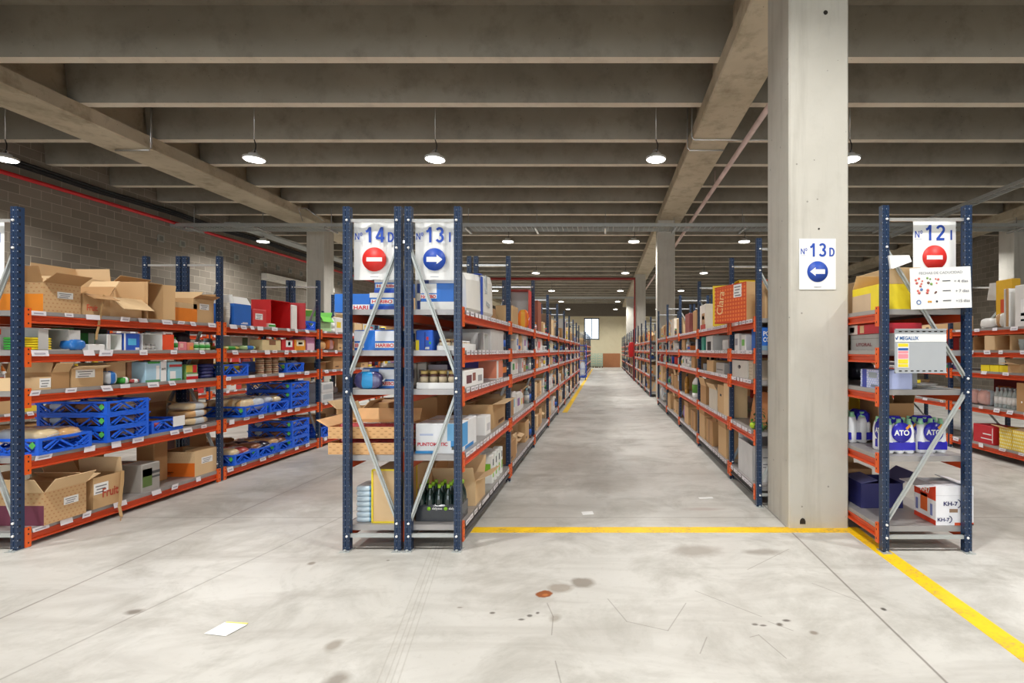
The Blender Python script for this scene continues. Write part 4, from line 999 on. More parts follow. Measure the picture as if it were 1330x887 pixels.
side(1, A, 383, T3, lambda w, d, h: carton('orange box with a white front panel, fourth shelf', w, d, h, (232, 150, 40), prints=[('f', .15, .85, .4, .95, (240, 226, 190)), ('f', .3, .7, .55, .75, M_ORG)], tape=False), pb=397, top=441, d=.3)
side(1, A, 398, T3, lambda w, d, h: carton('tall mauve box at the end of the fourth shelf', w, d, h, (190, 122, 160), prints=[('f', .1, .9, 0, .5, (226, 190, 205))], tape=False), pb=409, h=.22, d=.25)
finish(bag('red packet lying on the red and orange boxes', .3, .2, .06, M_RED, name='snack_bag'), (-4.42, 7.0, T3 + .172), R(90))

# middle shelf
side(1, A, 27, T2, lambda w, d, h: open_carton('low open tray carton with white label, middle shelf by left post', w, d, h, M_KRAFT2, M_KRAFT2, (None,) * 4, stick=[('f', .6, .98, .15, .9)]), pb=66, h=.095, d=.16)
side(1, -4.47, 40, T2, lambda w, d, h: open_carton('brown carton with tall flap behind the low tray', w, d, h, M_KRAFT, M_KRAFT2, (80, 100, None, None), fl=.1), pb=72, h=.15, d=.2)
side(1, A, 67, T2, lambda w, d, h: open_carton('plain carton with folded-up front flap, middle shelf', w, d, h, M_KRAFT3, M_KRAFT, (65, None, 60, 100), fl=.09), pb=90, h=.15, d=.35)
side(1, A, 93, T2, lambda w, d, h: open_carton('square tan carton with printed white label, middle shelf', w, d, h, M_KRAFT, M_KRAFT2, (20, 10, 60, 160), stick=[('f', .12, .72, .5, .95)], fl=.07), pb=134, h=.165, d=.34)
side(1, -4.40, 138, T2, lambda w, d, h: open_carton('tan carton with flat front flap behind the plastic bag', w, d, h, M_KRAFT2, M_KRAFT2, (8, None, None, None), fl=.1), pb=163, h=.2, d=.25)
side(1, A, 139, T2, lambda w, d, h: bag('white and blue plastic bag slumped before the tan carton', w, d, h, M_CLEARBAG, M_BLUEPK, 1, 'plastic_bag'), pb=155, h=.12, d=.1)
side(1, A, 160, T2, lambda w, d, h: bag('small green packet lying on the middle shelf', w, d, h, M_GRN, M_WHITE, 2, 'snack_bag'), pb=170, h=.06, d=.1)
side(1, A, 171, T2, lambda w, d, h: bag('small red and white packet right of the green one', w, d, h, M_MIXPK, M_WHITE, 0, 'snack_bag'), pb=183, h=.04, d=.1)
side(1, -4.42, 166, T2, lambda w, d, h: carton('white labelled brown box above the small packets', w, d, h, (190, 138, 104), stick=[('f', .35, .9, .1, .9)]), pb=188, h=.2, d=.22)
side(1, A, 189, T2, lambda w, d, h: carton('pale blue box with white side lettered vertically', w, d, h, (170, 206, 226), prints=[('f', .72, 1, 0, 1, M_WHITE), ('f', .5, .66, .1, .8, M_WHITE), ('f', .1, .68, .9, 1, (60, 150, 70)), ('f', 0, .7, 0, .1, (90, 160, 110))], tape=False, texts=[('ANTI', 'f', .74, .55, .22, .12, M_DARKTXT)]), pb=216, top=470, d=.25)
side(1, A, 219, T2, lambda w, d, h: carton('teal and white box right of the pale blue box', w, d, h, (150, 196, 210), prints=[('f', .05, .95, .72, .85, (190, 60, 60)), ('f', .1, .5, .1, .5, M_WHITE), ('f', .1, .9, 0, .1, (80, 160, 90))], tape=False), pb=237, top=470, d=.25)
side(1, A, 242, T2, lambda w, d, h: carton('green and red pack standing on a red tray', w, d, h, (120, 160, 90), prints=[('f', 0, .5, .5, .95, (200, 180, 60)), ('f', .55, .9, .45, .98, M_RED), ('f', 0, 1, 0, .2, M_RED), ('f', 0, 1, .2, .35, (220, 224, 214))], tape=False), pb=257, top=474, d=.2)
for o, dz in packs('dark blue and gold flat packet, % of the pile by the second post', .16, .2, .15, 4, M_NAVY, M_DKPK, 'dark blue packets'):
    finish(o, (-4.39, YP(A, 272), T2 + .001 + dz), R(90))
side(1, A, 289, T2, lambda w, d, h: crate('blue crate alone on the middle shelf right of the second post', .42, .4, .14, group=None), w=.42, h=.14, d=.4)
for k, px in enumerate((339, 349, 358)):
    for j in range(4):
        o = side(1, A, px, T2 + j * .055, lambda w, d, h: jar('round tub of brown dessert stacked between two crates, middle shelf', .048, .054, hexm((196, 172, 140), .3), hexm((120, 84, 60), .35), M_BROWNFOOD, 'dessert tubs between the crates'), w=.1, h=.05, d=.1)
side(1, A, 372, T2, lambda w, d, h: crate('blue crate with yellow packets, middle shelf left of the third post', .4, .4, .13, group=None), w=.4, h=.13, d=.4)
for k in range(4):
    finish(bag('%s packet in the middle shelf crates' % ('yellow', 'yellow and brown', 'pale yellow', 'white')[k], .16, .12, .1, (M_YEL, M_BROWNFOOD, hexm((240, 224, 120), .3), M_CLEARBAG)[k], M_YEL if k == 1 else None, k, 'snack_bag'), (-4.45, (5.95, 6.15, 7.05, 7.28)[k], T2 + .06), k)

# second shelf: crates of bread
def bread_in(cx, cy, z, n, lab, mats=(M_BREAD, M_BREAD2), grp=None, up=0.05):
    for k in range(n):
        fx = cx + .10 - .27 * (k // 2) / max(1, (n - 1) // 2); fy = cy + (-.088 if k % 2 else .088)
        o = bag(lab, .27, .165, .085 if up < .03 else .105, mats[k % len(mats)], M_CLEARBAG if k % 3 == 0 else None, k, group=grp); finish(o, (fx, fy, z + up + 0.01 * (k % 2)), R(6 * (k % 3) - 5))
cr = {}
side(1, -4.24, 50, T1, lambda w, d, h: crate('front-left blue crate of bread on the second shelf, nearest the left post', .4, .6, .125, group=None), w=.4, h=.125, d=.6)
bread_in(-4.52, 4.06, T1, 5, 'loaf of bread in clear wrap in the front-left crate', grp='bread in the front-left crate', up=.07)
for k in range(3):
    side(1, -4.24, 139, T1 + .118 * k, lambda w, d, h: crate('%s blue crate of the tall bread stack, second shelf' % ('bottom', 'middle', 'top')[k], .4, .6, .117, group=None), w=.4, h=.117, d=.6)
    bread_in(-4.54, YP(-4.24, 139) + .2, T1 + .118 * k, 4, 'wrapped pastry inside the three-high crate stack', (M_BREAD2, M_BROWNFOOD), 'pastry in the crate stack', up=.012)
side(1, -4.27, 197, T1, lambda w, d, h: crate('low blue crate with a white tag before the open carton', .36, .42, .12, tag=False, group=None), w=.36, h=.12, d=.42)
solo('white_tag', MB().box(-.001, .001, -.07, .07, 0, .10), M_WHITE, 'white printed tag clipped on the low blue crate', 'tag', (-4.262, 5.13, T1 + .035), 0)
finish(bag('red and white packet in the low crate', .2, .14, .08, M_MIXPK, M_WHITE, 1, 'snack_bag'), (-4.45, 4.98, T1 + .02), .4)
side(1, -4.715, 185, T1, lambda w, d, h: open_carton('large brown open carton behind the low crate', w, d, h, M_KRAFT3, M_KRAFT2, (60, -15, 110, 95), fl=.16), pb=243, h=.28, d=.36)
for k in range(3):
    finish(bag('wrapped bread pack at the right end of the second shelf, %s one' % ('bottom', 'middle', 'top')[k], .3, .26, .085, (M_BREAD2, M_BREAD, M_BREAD2)[k], M_CLEARBAG, k), (-4.44, 5.46, T1 + .078 * k), R(90))
side(1, -4.24, 318, T1, lambda w, d, h: crate('blue crate of sliced bread right of the second post', .4, .6, .125, group=None), w=.4, h=.125, d=.6)
for k in range(8): finish(bag('upright sliced loaf in the crate right of the second post', .11, .26, .15, (M_BREAD2, M_CLEARBAG)[k % 2], M_BREAD, k, group='sliced loaves in the crate'), (-4.33 - .125 * (k // 2), 6.08 + .1 + .17 * (k % 2), T1 + .05), R(6 * (k % 3)))
side(1, -4.24, 351, T1, lambda w, d, h: crate('blue crate of pale loaves before the tall crate stacks', .38, .6, .125, group=None), w=.38, h=.125, d=.6)
bread_in(-4.54, YP(-4.24, 351) + .19, T1, 4, 'pale loaf in the crate before the tall stacks', (M_BREAD2, M_CLEARBAG), 'pale loaves', up=.09)
for k in range(3):
    side(1, -4.24, 378, T1 + .118 * k, lambda w, d, h: crate('%s blue crate of the three stacked left of the third post, second shelf' % ('bottom', 'middle', 'top')[k], .42, .6, .117, group=None), w=.42, h=.117, d=.6)
    bread_in(-4.54, YP(-4.24, 378) + .2, T1 + .118 * k, 3, 'packet in the far crate stack, second shelf', (M_BREAD2, M_BROWNFOOD), 'packets in the far crate stack', up=.012)
for k in range(2): side(1, -4.24, 416, T1 + .15 * k, lambda w, d, h: carton('%s white box beyond the third post, second shelf' % ('lower', 'upper')[k], w, d, h, (206, 206, 204), prints=[('f', .1, .9, .3, .8, (170, 176, 180))], tape=False), pb=431, h=.148, d=.3)

# bottom shelf
side(1, -4.235, 57, T0, lambda w, d, h: open_carton('large dotted carton with maroon side band, bottom shelf by left post', w, d, h, M_KRAFT, M_KRAFT2, (50, 20, 110, 60), prints=[('l', 0, 1, 0, .6, M_MAROON)], stick=[('f', .45, .8, .45, .68)], dot=[('f', M_DOTK, 10, 9), ('l', M_DOTK, 12, 3, .62, 1)], fl=.13), pb=112, h=.25, d=.52)
side(1, -4.25, 121, T0, lambda w, d, h: open_carton('tan carton with sticker and tape trailing to the floor, bottom shelf', w, d, h, M_KRAFT, M_KRAFT2, (None, 95, 60, 35), stick=[('f', .02, .5, .45, .8)], texts=[('Fruit', 'f', .3, .3, .55, .3, (190, 84, 60))], fl=.13), pb=159, h=.26, d=.38)
tp = MB()
pts = [(-4.235, 4.50, .40), (-4.228, 4.49, .3), (-4.222, 4.47, .2), (-4.215, 4.45, .1), (-4.17, 4.42, .02), (-4.12, 4.36, .004)]
for p, q in zip(pts, pts[1:]): tp.bar(p, q, 0.002, 0.032, 0, (1, 0, 0))
solo('tape_strip', tp, M_TAPE, 'long strip of tape trailing from a carton down to the floor', 'tape')
side(1, -4.75, 40, T0, lambda w, d, h: carton('white box with a yellow band behind the maroon carton', w, d, h, (226, 222, 206), prints=[('l', 0, 1, .2, .5, M_YEL)], tape=False), pb=70, h=.38, d=.3)
for k, px in enumerate((82, 112)): side(1, -4.75, px, T0, lambda w, d, h: carton('brown carton with black arrow mark at the back, %s' % ('left one', 'right one')[k], w, d, h, M_KRAFT3, prints=[('l', .3, .36, .35, .7, M_BLACK), ('l', .5, .56, .35, .7, M_BLACK), ('l', .36, .5, .62, .7, M_BLACK)]), pb=px + 24, h=.36, d=.3)
side(1, A, 184, T0, lambda w, d, h: carton('plain grey closed box with a green picture label, bottom shelf', w, d, h, (168, 164, 158), prints=[('f', .05, .55, .18, .82, (96, 120, 60)), ('f', .05, .55, .55, .82, (150, 100, 60)), ('f', .55, .98, .6, .7, (80, 80, 80)), ('f', .55, .98, .45, .52, (90, 90, 90))]), pb=208, h=.26, d=.40)
side(1, -4.5, 200, T0, lambda w, d, h: carton('tall brown carton between the grey and orange boxes', w, d, h, M_KRAFT3), pb=218, h=.40, d=.18)
side(1, -4.715, 222, T0, lambda w, d, h: carton('brown carton with two dark windows behind the orange carton', w, d, h, M_KRAFT3, prints=[('l', .3, .7, .4, .8, (90, 40, 36))]), pb=255, h=.42, d=.3)
side(1, A, 267, T0, lambda w, d, h: open_carton('tan carton with orange side band by the second post, bottom shelf', w, d, h, M_KRAFT2, M_KRAFT, (175, None, 172, None), prints=[('l', 0, 1, 0, .55, (226, 112, 30)), ('l', .06, .4, .16, .2, M_WHITE), ('l', .06, .34, .1, .13, M_WHITE)], stick=[('f', .3, .8, .45, .7)], dot=[('l', M_DOTK, 14, 3, .6, 1, .15)], fl=.11), pb=294, h=.26, d=.38)
for k, (px, n) in enumerate(((305, 1), (335, 1), (358, 1), (379, 3))):
    for j in range(n):
        nm = ('blue crate with red packets just right of the orange carton', 'second blue crate from the second post, bottom shelf', 'third blue crate from the second post, bottom shelf', '%s crate of the three-high stack, bottom shelf' % ('bottom', 'middle', 'top')[j])[k]
        side(1, -4.24, px, T0 + .122 * j, lambda w, d, h: crate(nm, .4, .6, .121, group=None), w=.4 if k < 3 else .42, h=.121, d=.6)
        bread_in(-4.54, YP(-4.24, px) + .2, T0 + .122 * j, 4, ('red and pale packet in the bottom left crate', 'dark packet in the second bottom crate', 'brown packet in the third bottom crate', 'packet in the far bottom crate stack')[k],
                 ((M_MIXPK, M_BREAD2), (M_DKPK, M_BROWNFOOD), (M_BROWNFOOD, M_BREAD), (M_BREAD2, M_BROWNFOOD))[k], ('red packets low left', 'dark packets low', 'brown packets low', 'packets in far bottom stack')[k], up=.06 if n == 1 else .012)
for k in range(4): finish(jar('dark jar with brown lid behind the bottom crates', .045, .17, M_DKPK, M_KRAFT3, M_BROWNFOOD, 'dark jars at the back'), (-4.9, 6.35 + .12 * k, T0 + .001), 0)
# ================================================================ GOODS: the pair of racks at the aisle mouth
Z0, Z1, Z2, Z3, Z4 = TM
M_HB = hexm((36, 112, 204), 0.4); M_HB2 = hexm((24, 66, 170), 0.4); M_HRED = hexm((214, 50, 60), 0.5); M_WOODY = plain('woodgrain_print_card', (226, 178, 124), 0.8, var=0.2, scale=7)
def sweets(label, w, d, h, kind=0):
    """blue sweets carton with white panels and the maker's red letters on a white band"""
    if kind == 0:
        pr = [('f', .0, .24, .45, .95, (232, 234, 240)), ('f', .52, 1, .45, .95, (232, 234, 240)), ('f', .52, 1, .12, .36, M_WHITE), ('f', 0, .24, .12, .36, M_WHITE), ('l', 0, 1, .12, .36, M_WHITE)]
        tx = [('HARIBO', 'f', .54, .15, .44, .18, M_HRED), ('IBO', 'f', .02, .15, .2, .18, M_HRED)]
    elif kind == 1:
        pr = [('f', 0, 1, .0, .22, M_HB2), ('f', 0, 1, .72, 1, (222, 220, 214)), ('f', .05, .95, .34, .62, M_WHITE)]
        tx = [('HARIBO', 'f', .1, .38, .8, .2, M_HRED)]
    elif kind == 2:
        pr = [('f', .0, .48, .62, .98, M_WHITE), ('f', 0, .48, .42, .58, M_WHITE), ('f', 0, 1, 0, .30, (236, 236, 232))]
        tx = [('HARIBO', 'f', .02, .43, .44, .13, M_HRED)]
    else:
        pr = [('f', .5, .98, .1, .42, M_WHITE), ('l', .5, .98, .1, .42, M_WHITE)]; tx = [('HARI', 'f', .54, .14, .4, .22, M_HRED)]
    return carton(label, w, d, h, M_HB, prints=pr, texts=tx, tape=False, name='sweets_box')
# left rack (sign 14D), top shelf
front(434, 481, 4.05, Z4, lambda w, d, h: sweets('blue sweets box jutting out left of the first post, top shelf', w, d, h, 3), h=.145, d=.35)
front(480, 513, 3.79, Z4, lambda w, d, h: sweets('lower blue sweets box with red letters on the 14D top shelf', w, d, h, 1), h=.123, d=.38)
finish(sweets('upper blue sweets box stacked in the 14D top shelf', .19, .36, .108, 1), (-1.62, 3.98, Z4 + .125), R(3))
# fourth
front(460, 512.5, 3.79, Z3, lambda w, d, h: sweets('wide blue sweets box with white panels on the 14D fourth shelf', w, d, h, 0), h=.150, d=.3)
for k in range(3): finish(carton('%s pale box at the back of the 14D fourth shelf' % ('left', 'middle', 'right')[k], .12, .16, .17, (228, 216, 200), prints=[('f', .1, .6, .4, .8, ((90, 180, 190), (200, 160, 90), (60, 70, 110))[k])], tape=False), (-1.79 + .123 * k, 4.22, Z3 + .001), 0)
# middle
front(470, 512.5, 3.85, Z2, lambda w, d, h: sweets('blue sweets box behind a bag of sweets, 14D middle shelf', w, d, h, 0), h=.150, d=.3)
finish(bag('shiny dark bag of sweets leaning on the blue box, 14D middle shelf', .21, .06, .13, plain('sweet_mix_foil', (70, 66, 110), .2, coat=.6, var=.6, scale=30), hexm((30, 140, 200), .25), 1, 'sweets_bag'), (-1.745, 3.795, Z2), 0)
for k in range(4): finish(carton('pale food carton in the rear row of the 14D middle shelf', .08, .1, .18, (226, 214, 196), prints=[('f', .2, .8, .3, .7, (150, 130, 120))], tape=False, group='pale cartons in the rear row'), (-1.77 + .085 * k, 4.3, Z2 + .001), 0)
# second: woodgrain trays of wrapped meat
for k in range(2):
    w_ = .53; o = open_carton('%s wood-patterned tray of wrapped sausages jutting out of the 14D rack' % ('lower', 'upper')[k], w_, .42, .085, M_WOODY, M_WOODY, (None, None, None, None) if k == 0 else (None, None, 60, 30), dot=[('f', hexm((196, 142, 90)), 9, 4, 0, 1, .35)], fl=.1)
    finish(o, (-1.775, 3.99, Z1 + .001 + .118 * k), 0)
    for j in range(4): finish(bag('vacuum-packed sausage lying in the %s wood-patterned tray' % ('lower', 'upper')[k], .15, .3, .06, plain('packed_meat', (178, 70, 74), .2, coat=.6, var=.5, scale=20), M_CLEARBAG if j % 2 else None, j, 'sausage_pack', 'food', group='sausages in the %s tray' % ('lower', 'upper')[k]), (-1.94 + .115 * j, 4.0, Z1 + .03 + .118 * k), R(88))
front(437, 470, 4.45, Z1, lambda w, d, h: open_carton('brown open carton standing behind the wood-patterned trays', w, d, h, M_KRAFT3, M_KRAFT2, (50, 45, None, 40), fl=.1), h=.26, d=.3)
front(476, 505, 4.6, Z1, lambda w, d, h: carton('brown carton at the back of the 14D second shelf', w, d, h, M_KRAFT3), h=.3, d=.3)
# bottom
for o, dz in packs('silver and blue wipes packet, % in the pile at the 14D foot', .125, .2, .268, 7, plain('wipes_foil', (196, 214, 226), .22, coat=.4, var=.3, scale=12), hexm((120, 170, 206), .3), 'wipes packets'):
    finish(o, (-1.79, 3.90, Z0 + .001 + dz), 0)
tb = thing('upright_carton', 'tall plain carton edged with yellow tape at the foot of rack 14D', 'box', (-1.613, 3.95, Z0 + .001))
part('body', MB().bbox(-.108, .108, -.15, .15, 0, .39, .004), M_KRAFT2, tb)
ed = MB()
for a, b in (((-.108, -.151, 0), (-.108, -.151, .392)), ((-.108, -.151, .392), (.108, -.151, .392)), ((-.108, -.151, .004), (.108, -.151, .004)), ((.108, -.151, 0), (.108, -.151, .392)), ((.108, .15, 0), (.108, .15, .392)), ((.108, -.15, .392), (.108, .15, .392))): ed.bar(a, b, .012, .012)
part('yellow_edging', ed, M_YEL, tb)
# right rack (sign 13I)
front(546, 590, 3.80, Z4, lambda w, d, h: sweets('blue and white sweets box with a white tray front, 13I top shelf', w, d, h, 2), h=.197, d=.36)
for k in range(2): finish(carton('%s small blue and white carton beside the 13I sweets box' % ('lower', 'upper')[k], .05, .12, .125, (46, 70, 140), prints=[('f', 0, 1, .55, 1, (214, 206, 196))], tape=False), (-1.375, 3.88, Z4 + .001 + .127 * k), 0)
front(540, 562, 3.80, Z3, lambda w, d, h: carton('tall blue packet box with coloured dots, 13I fourth shelf', w, d, h, (34, 92, 200), prints=[('f', .5, .58, .1, .9, (20, 60, 160)), ('f', .62, .75, .5, .66, M_RED), ('f', .78, .9, .3, .42, M_GRN), ('f', .0, .2, 0, .5, M_YEL), ('f', .55, .8, .05, .16, M_WHITE)], tape=False), h=.15, d=.25)
tr = open_carton('low white tray holding small jars, 13I fourth shelf', .155, .3, .035, M_WHITE, M_WHITE, (None,) * 4, name='white_tray'); finish(tr, (-1.175, 3.98, Z3 + .001), 0)
for i in range(3):
    for j in range(3): finish(jar('small jar of spread with beige lid in the white tray', .022, .08, M_BROWNFOOD, hexm((220, 190, 140)), hexm((236, 220, 190)), 'jars in the 13I white tray'), (-1.228 + .05 * i, 3.87 + .06 * j, Z3 + .008), 0)
tr = open_carton('white tray of gold-capped jars at the front of the 13I middle shelf', .30, .24, .045, M_WHITE, M_WHITE, (None,) * 4, name='white_tray'); finish(tr, (-1.245, 3.92, Z2 + .001), 0)
for i in range(4):
    for j in range(3): finish(jar('gold-capped honey jar in the white tray, 13I middle shelf', .032, .125, plain('dark_honey_glass', (96, 66, 60), .1, coat=.5, var=.4, scale=30), hexm((206, 178, 110), .3), hexm((196, 180, 150)), 'gold-capped jars'), (-1.35 + .07 * i, 3.845 + .07 * j, Z2 + .008), 0)
finish(carton('flat dark blue box behind the gold-capped jars', .15, .25, .17, (30, 44, 110), prints=[('f', 0, 1, .6, 1, (170, 160, 165))], tape=False), (-1.325, 4.20, Z2 + .001), 0)
pm = carton('white box with blue swirl and red lettering, 13I second shelf', .33, .5, .222, (234, 236, 238), prints=[('f', .0, .45, .0, .09, (60, 150, 214)), ('f', .72, 1, .42, 1, (120, 182, 226)), ('f', .8, 1, .2, .42, (70, 150, 214)), ('r', 0, .45, .15, .95, (80, 160, 222)), ('r', .3, .8, .0, .12, (60, 140, 210)), ('f', .82, .95, .12, .24, (90, 96, 90)), ('f', .1, .4, .6, .66, (190, 200, 226))], texts=[('PUNTOMATIC', 'f', .05, .25, .68, .12, (206, 44, 60))], name='printed_box')
finish(pm, (-1.245, 4.07, Z1 + .001), 0)
for k in range(2): finish(open_carton('%s brown carton of wrapped hams above the lettered white box' % ('rear', 'front')[k], .34, .3, .34, M_KRAFT3, M_KRAFT3, (None, 80, None, 80), fill=(182, 60, 70), fl=.08), (-1.70, 5.2 - .36 * k, Z1 + .001), 0)
wb = wrapped_bottles('shrink-wrapped pack of dark bottles with green caps, 13I bottom shelf', 5, 3, .034, .27, plain('dark_bottle', (30, 48, 44), .12, coat=.6, var=.3), hexm((150, 196, 50), .4), plain('charcoal_wrap', (52, 56, 62), .25, coat=.4, var=.15),
    texts=[('dalysse', .13, .085, .075, .022, M_WHITE), ('dalysse', .255, .085, .075, .022, M_WHITE)])
finish(wb, (-1.245, 3.93, Z0 + .001), 0)
for k, x in enumerate((-1.31, -1.185)): 
    o = part('green_spot', MB().lathe([(.014, 0), (.014, -.0015), (0, -.0015)], 18, axis='y'), hexm((150, 210, 50)), wb, (x + 1.245, -.108, .097))

# aisle side of the left rack, first bays
B_ = -1.062
sb = thing('wrapped_parcel', 'large white parcel bound with a blue strap on the top shelf by the aisle', 'parcel', (-1.27, 4.42, Z4 + .001))
bw = MB(); rr = random.Random(4)
prof = [(-.20, 0), (.195, 0), (.215, .03), (.21, .25), (.19, .30), (-.19, .30), (-.21, .2)]
vs = []
for i in range(9):
    yy = -.46 + .92 * i / 8; kx = 1 if 0 < i < 8 else .95; zz = 1 + .28 * i / 8 * 1.1
    vs += [(x * kx + rr.uniform(-.004, .004), yy, z * zz) for x, z in prof]
n = 7; fs = [tuple(range(n)), tuple(reversed(range(8 * n, 9 * n)))] + [(i * n + k, (i + 1) * n + k, (i + 1) * n + (k + 1) % n, i * n + (k + 1) % n) for i in range(8) for k in range(n)]
bw.add(vs, fs, 0, False)
part('wrapping', bw, plain('white_polystyrene_wrap', (236, 234, 228), .4, var=.04), sb)
st = MB(); 
for a, b in (((.217, -.03, 0.0), (.217, -.03, .31)), ((.217, -.03, .332), (-.2, -.03, .332))): st.bar(a, b, .05 if a[2] == 0 else .004, .004 if a[2] == 0 else .05, 0, (0, 1, 0) if a[2] == 0 else (0, 0, 1))
st = MB().box(.216, .220, -.06, .01, 0, .33).box(-.2, .22, -.06, .01, .346, .350)
part('strap', st, hexm((44, 84, 190), .35), sb)
part('tape', MB().box(.217, .2195, .12, .26, .12, .155, 0, Matrix.Rotation(R(-8), 4, 'X')).box(.217, .2195, .1, .17, .2, .36), M_CLEARBAG, sb)
side(1, B_, 666, Z4, lambda w, d, h: carton('small tan box against the white parcel, top shelf', w, d, h, M_KRAFT), pb=673, h=.22, d=.2)
fr = finish(side_open_carton('red-framed box standing open with a pale lining, top shelf by the aisle', .30, .28, .56, (206, 70, 60), M_RED, None, None), (-1.225, 7.40, Z4 + .001), 0)
part('lining', MB().box(-.144, .144, .12, .130, 0.006, .554).box(-.1445, -.1405, -.12, .12, .006, .554).box(.1405, .1445, -.12, .12, .006, .554), M_GREYBOX, fr)
finish(bag('bright orange bag standing in front of the red-framed box', .15, .08, .27, hexm((240, 120, 30), .4), hexm((240, 170, 40), .4), 1, 'carrier_bag'), (-1.14, 7.2, Z4), 0)
side(1, B_, 694, Z4, lambda w, d, h: carton('tall red-brown carton right of the red-framed box, top shelf', w, d, h, (150, 84, 62)), pb=703, h=.5, d=.3)
side(1, B_, 708, Z4, lambda w, d, h: carton('dark brown square box on the top shelf left of the aisle', w, d, h, (104, 78, 58)), pb=716, h=.4, d=.3)
side(1, B_, 719, Z4, lambda w, d, h: carton('large white box with red stripe panel, top shelf left of the aisle', w, d, h, (226, 222, 214), prints=[('f', .3, .55, .2, .85, (206, 60, 52)), ('f', .35, .5, .3, .75, (230, 200, 190))], tape=False), pb=735, h=.55, d=.35)
side(1, B_, 603, Z3, lambda w, d, h: open_carton('white tray of small cups, fourth shelf by the front post', w, d, h, M_WHITE, M_WHITE, (None,) * 4), pb=618, h=.05, d=.2)
for k in range(8): finish(jar('small white and brown dessert cup in the tray by the front post', .026, .065, hexm((222, 206, 180), .3), M_WHITE, M_BROWNFOOD, 'dessert cups'), (-1.10 - .06 * (k // 4), YP(B_, 603) + .04 + .058 * (k % 4), Z3 + .008 + .0), 0)
side(1, B_, 621, Z3, lambda w, d, h: side_open_carton('pale grey open box on the fourth shelf, first bay', w, d, h, M_GREYBOX, M_GREYBOX, 30, None), pb=634, top=432, d=.3)
side(1, B_, 638, Z3, lambda w, d, h: carton('plain light grey box on the fourth shelf, end of first bay', w, d, h, (206, 204, 202), tape=False), pb=654, h=.2, d=.3)
side(1, B_, 603, Z2, lambda w, d, h: carton('white box printed with dark berries, middle shelf by the front post', w, d, h, M_WHITE, prints=[('f', .1, .35, .2, .7, (110, 60, 70)), ('f', .4, .55, .3, .8, (150, 90, 80)), ('f', .68, .9, .2, .6, (160, 160, 165))], tape=False), pb=641, h=.13, d=.16)
side(1, -1.24, 606, Z2, lambda w, d, h: carton('long royal blue box behind the berry-printed box', w, d, h, (38, 62, 170), tape=False, prints=[('l', 0, 1, .6, 1, (70, 96, 190))]), pb=628, h=.24, d=.16)
side(1, B_, 645, Z2, lambda w, d, h: carton('white box with a salmon side panel, middle shelf', w, d, h, (236, 232, 230), prints=[('l', 0, 1, .05, .95, (226, 136, 104)), ('f', .3, 1, .05, .95, (226, 136, 104))], tape=False), pb=653, h=.2, d=.3)
finish(open_carton('wide brown carton with one flap out, second shelf first bay', .62, .32, .24, M_KRAFT, M_KRAFT2, (5, 20, 170, None), prints=[('f', .45, .9, .08, .22, (110, 74, 46)), ('l', .05, .4, .1, .25, (60, 40, 30))], fl=.12), (-1.25, 5.3, Z1 + .001), R(90))
finish(carton('white food carton with side window, second shelf by the aisle', .2, .2, .17, M_WHITE, prints=[('f', .2, .8, .2, .6, (206, 206, 210))], tape=False), (-1.17, 4.72, Z1 + .001), R(90))
finish(open_carton('open tan carton with flaps bent out, bottom shelf first bay', .34, .34, .20, M_KRAFT2, M_KRAFT2, (25, 70, 95, 60), fl=.15), (-1.23, 4.38, Z0 + .001), R(90))
for k in range(4):
    for j in range(2):
        finish(carton('white carton with a lime green figure, bottom shelf first bay', .075, .09, .27 - .02 * j, (232, 234, 230), prints=[('f', .2, .8, .2, .5, (130, 190, 50)), ('f', .25, .75, .62, .85, (50, 60, 70)), ('l', .2, .8, .3, .7, (130, 190, 50))], tape=False, group='white cartons with green figure'), (-1.12 - .11 * j, 4.95 + .14 * k, Z0 + .001), R(90))
finish(bottle('green soap bottle behind the white cartons, bottom shelf', .04, .26, M_GRN, M_DKPK, M_DKPK), (-1.33, 4.85, Z0 + .001), 0)

# ================================================================ GOODS: rack signed 12I
front(1188, 1222, 3.82, Z4, lambda w, d, h: carton('brown carton with a dark hand hole, 12I top shelf', w, d, h, M_KRAFT, prints=[('f', .3, .8, .3, .6, (120, 60, 40))], tape=False), h=.10, d=.3)
finish(carton('white and yellow carton laid on top, 12I top shelf', .29, .28, .09, (232, 230, 226), prints=[('f', .0, 1, 0, .35, M_YEL), ('f', .3, .36, 0, 1, M_YEL)], tape=False), (2.465, 3.98, Z4 + .104), 0)
side(-1, 2.03, 1148, Z4, lambda w, d, h: open_carton('cut-away yellow box seen left of the 12I post, top shelf', w, d, h, M_YEL, M_KRAFT2, (None, 70, 80, 120), prints=[('f', 0, .7, 0, .7, (206, 180, 150))], fl=.12), pb=1112, h=.19, d=.28)
side(-1, 2.30, 1146, Z4, lambda w, d, h: carton('big plain tan carton at the back of the 12I top shelf', w, d, h, M_KRAFT2), pb=1112, h=.37, d=.30)
side(-1, 2.35, 1110, Z4, lambda w, d, h: carton('second big tan carton deeper on the 12I top shelf', w, d, h, M_KRAFT2), pb=1085, h=.34, d=.26)
side(-1, 2.03, 1148, Z3, lambda w, d, h: carton('grey box lettered in dark red, 12I fourth shelf', w, d, h, (150, 148, 146), texts=[('LITORAL', 'f', .2, .25, .5, .2, (110, 40, 50))], prints=[('f', 0, 1, .7, .74, (120, 118, 116))], tape=False), pb=1106, h=.125, d=.3)
side(-1, 2.03, 1145, Z3 + .126, lambda w, d, h: carton('flat red and white box lying on the grey box, 12I', w, d, h, (196, 44, 58), prints=[('f', .0, .3, 0, 1, (226, 214, 210)), ('f', .05, .2, .2, .8, M_RED), ('f', .38, .5, .1, .9, M_KRAFT2)], tape=False), pb=1102, h=.075, d=.3)
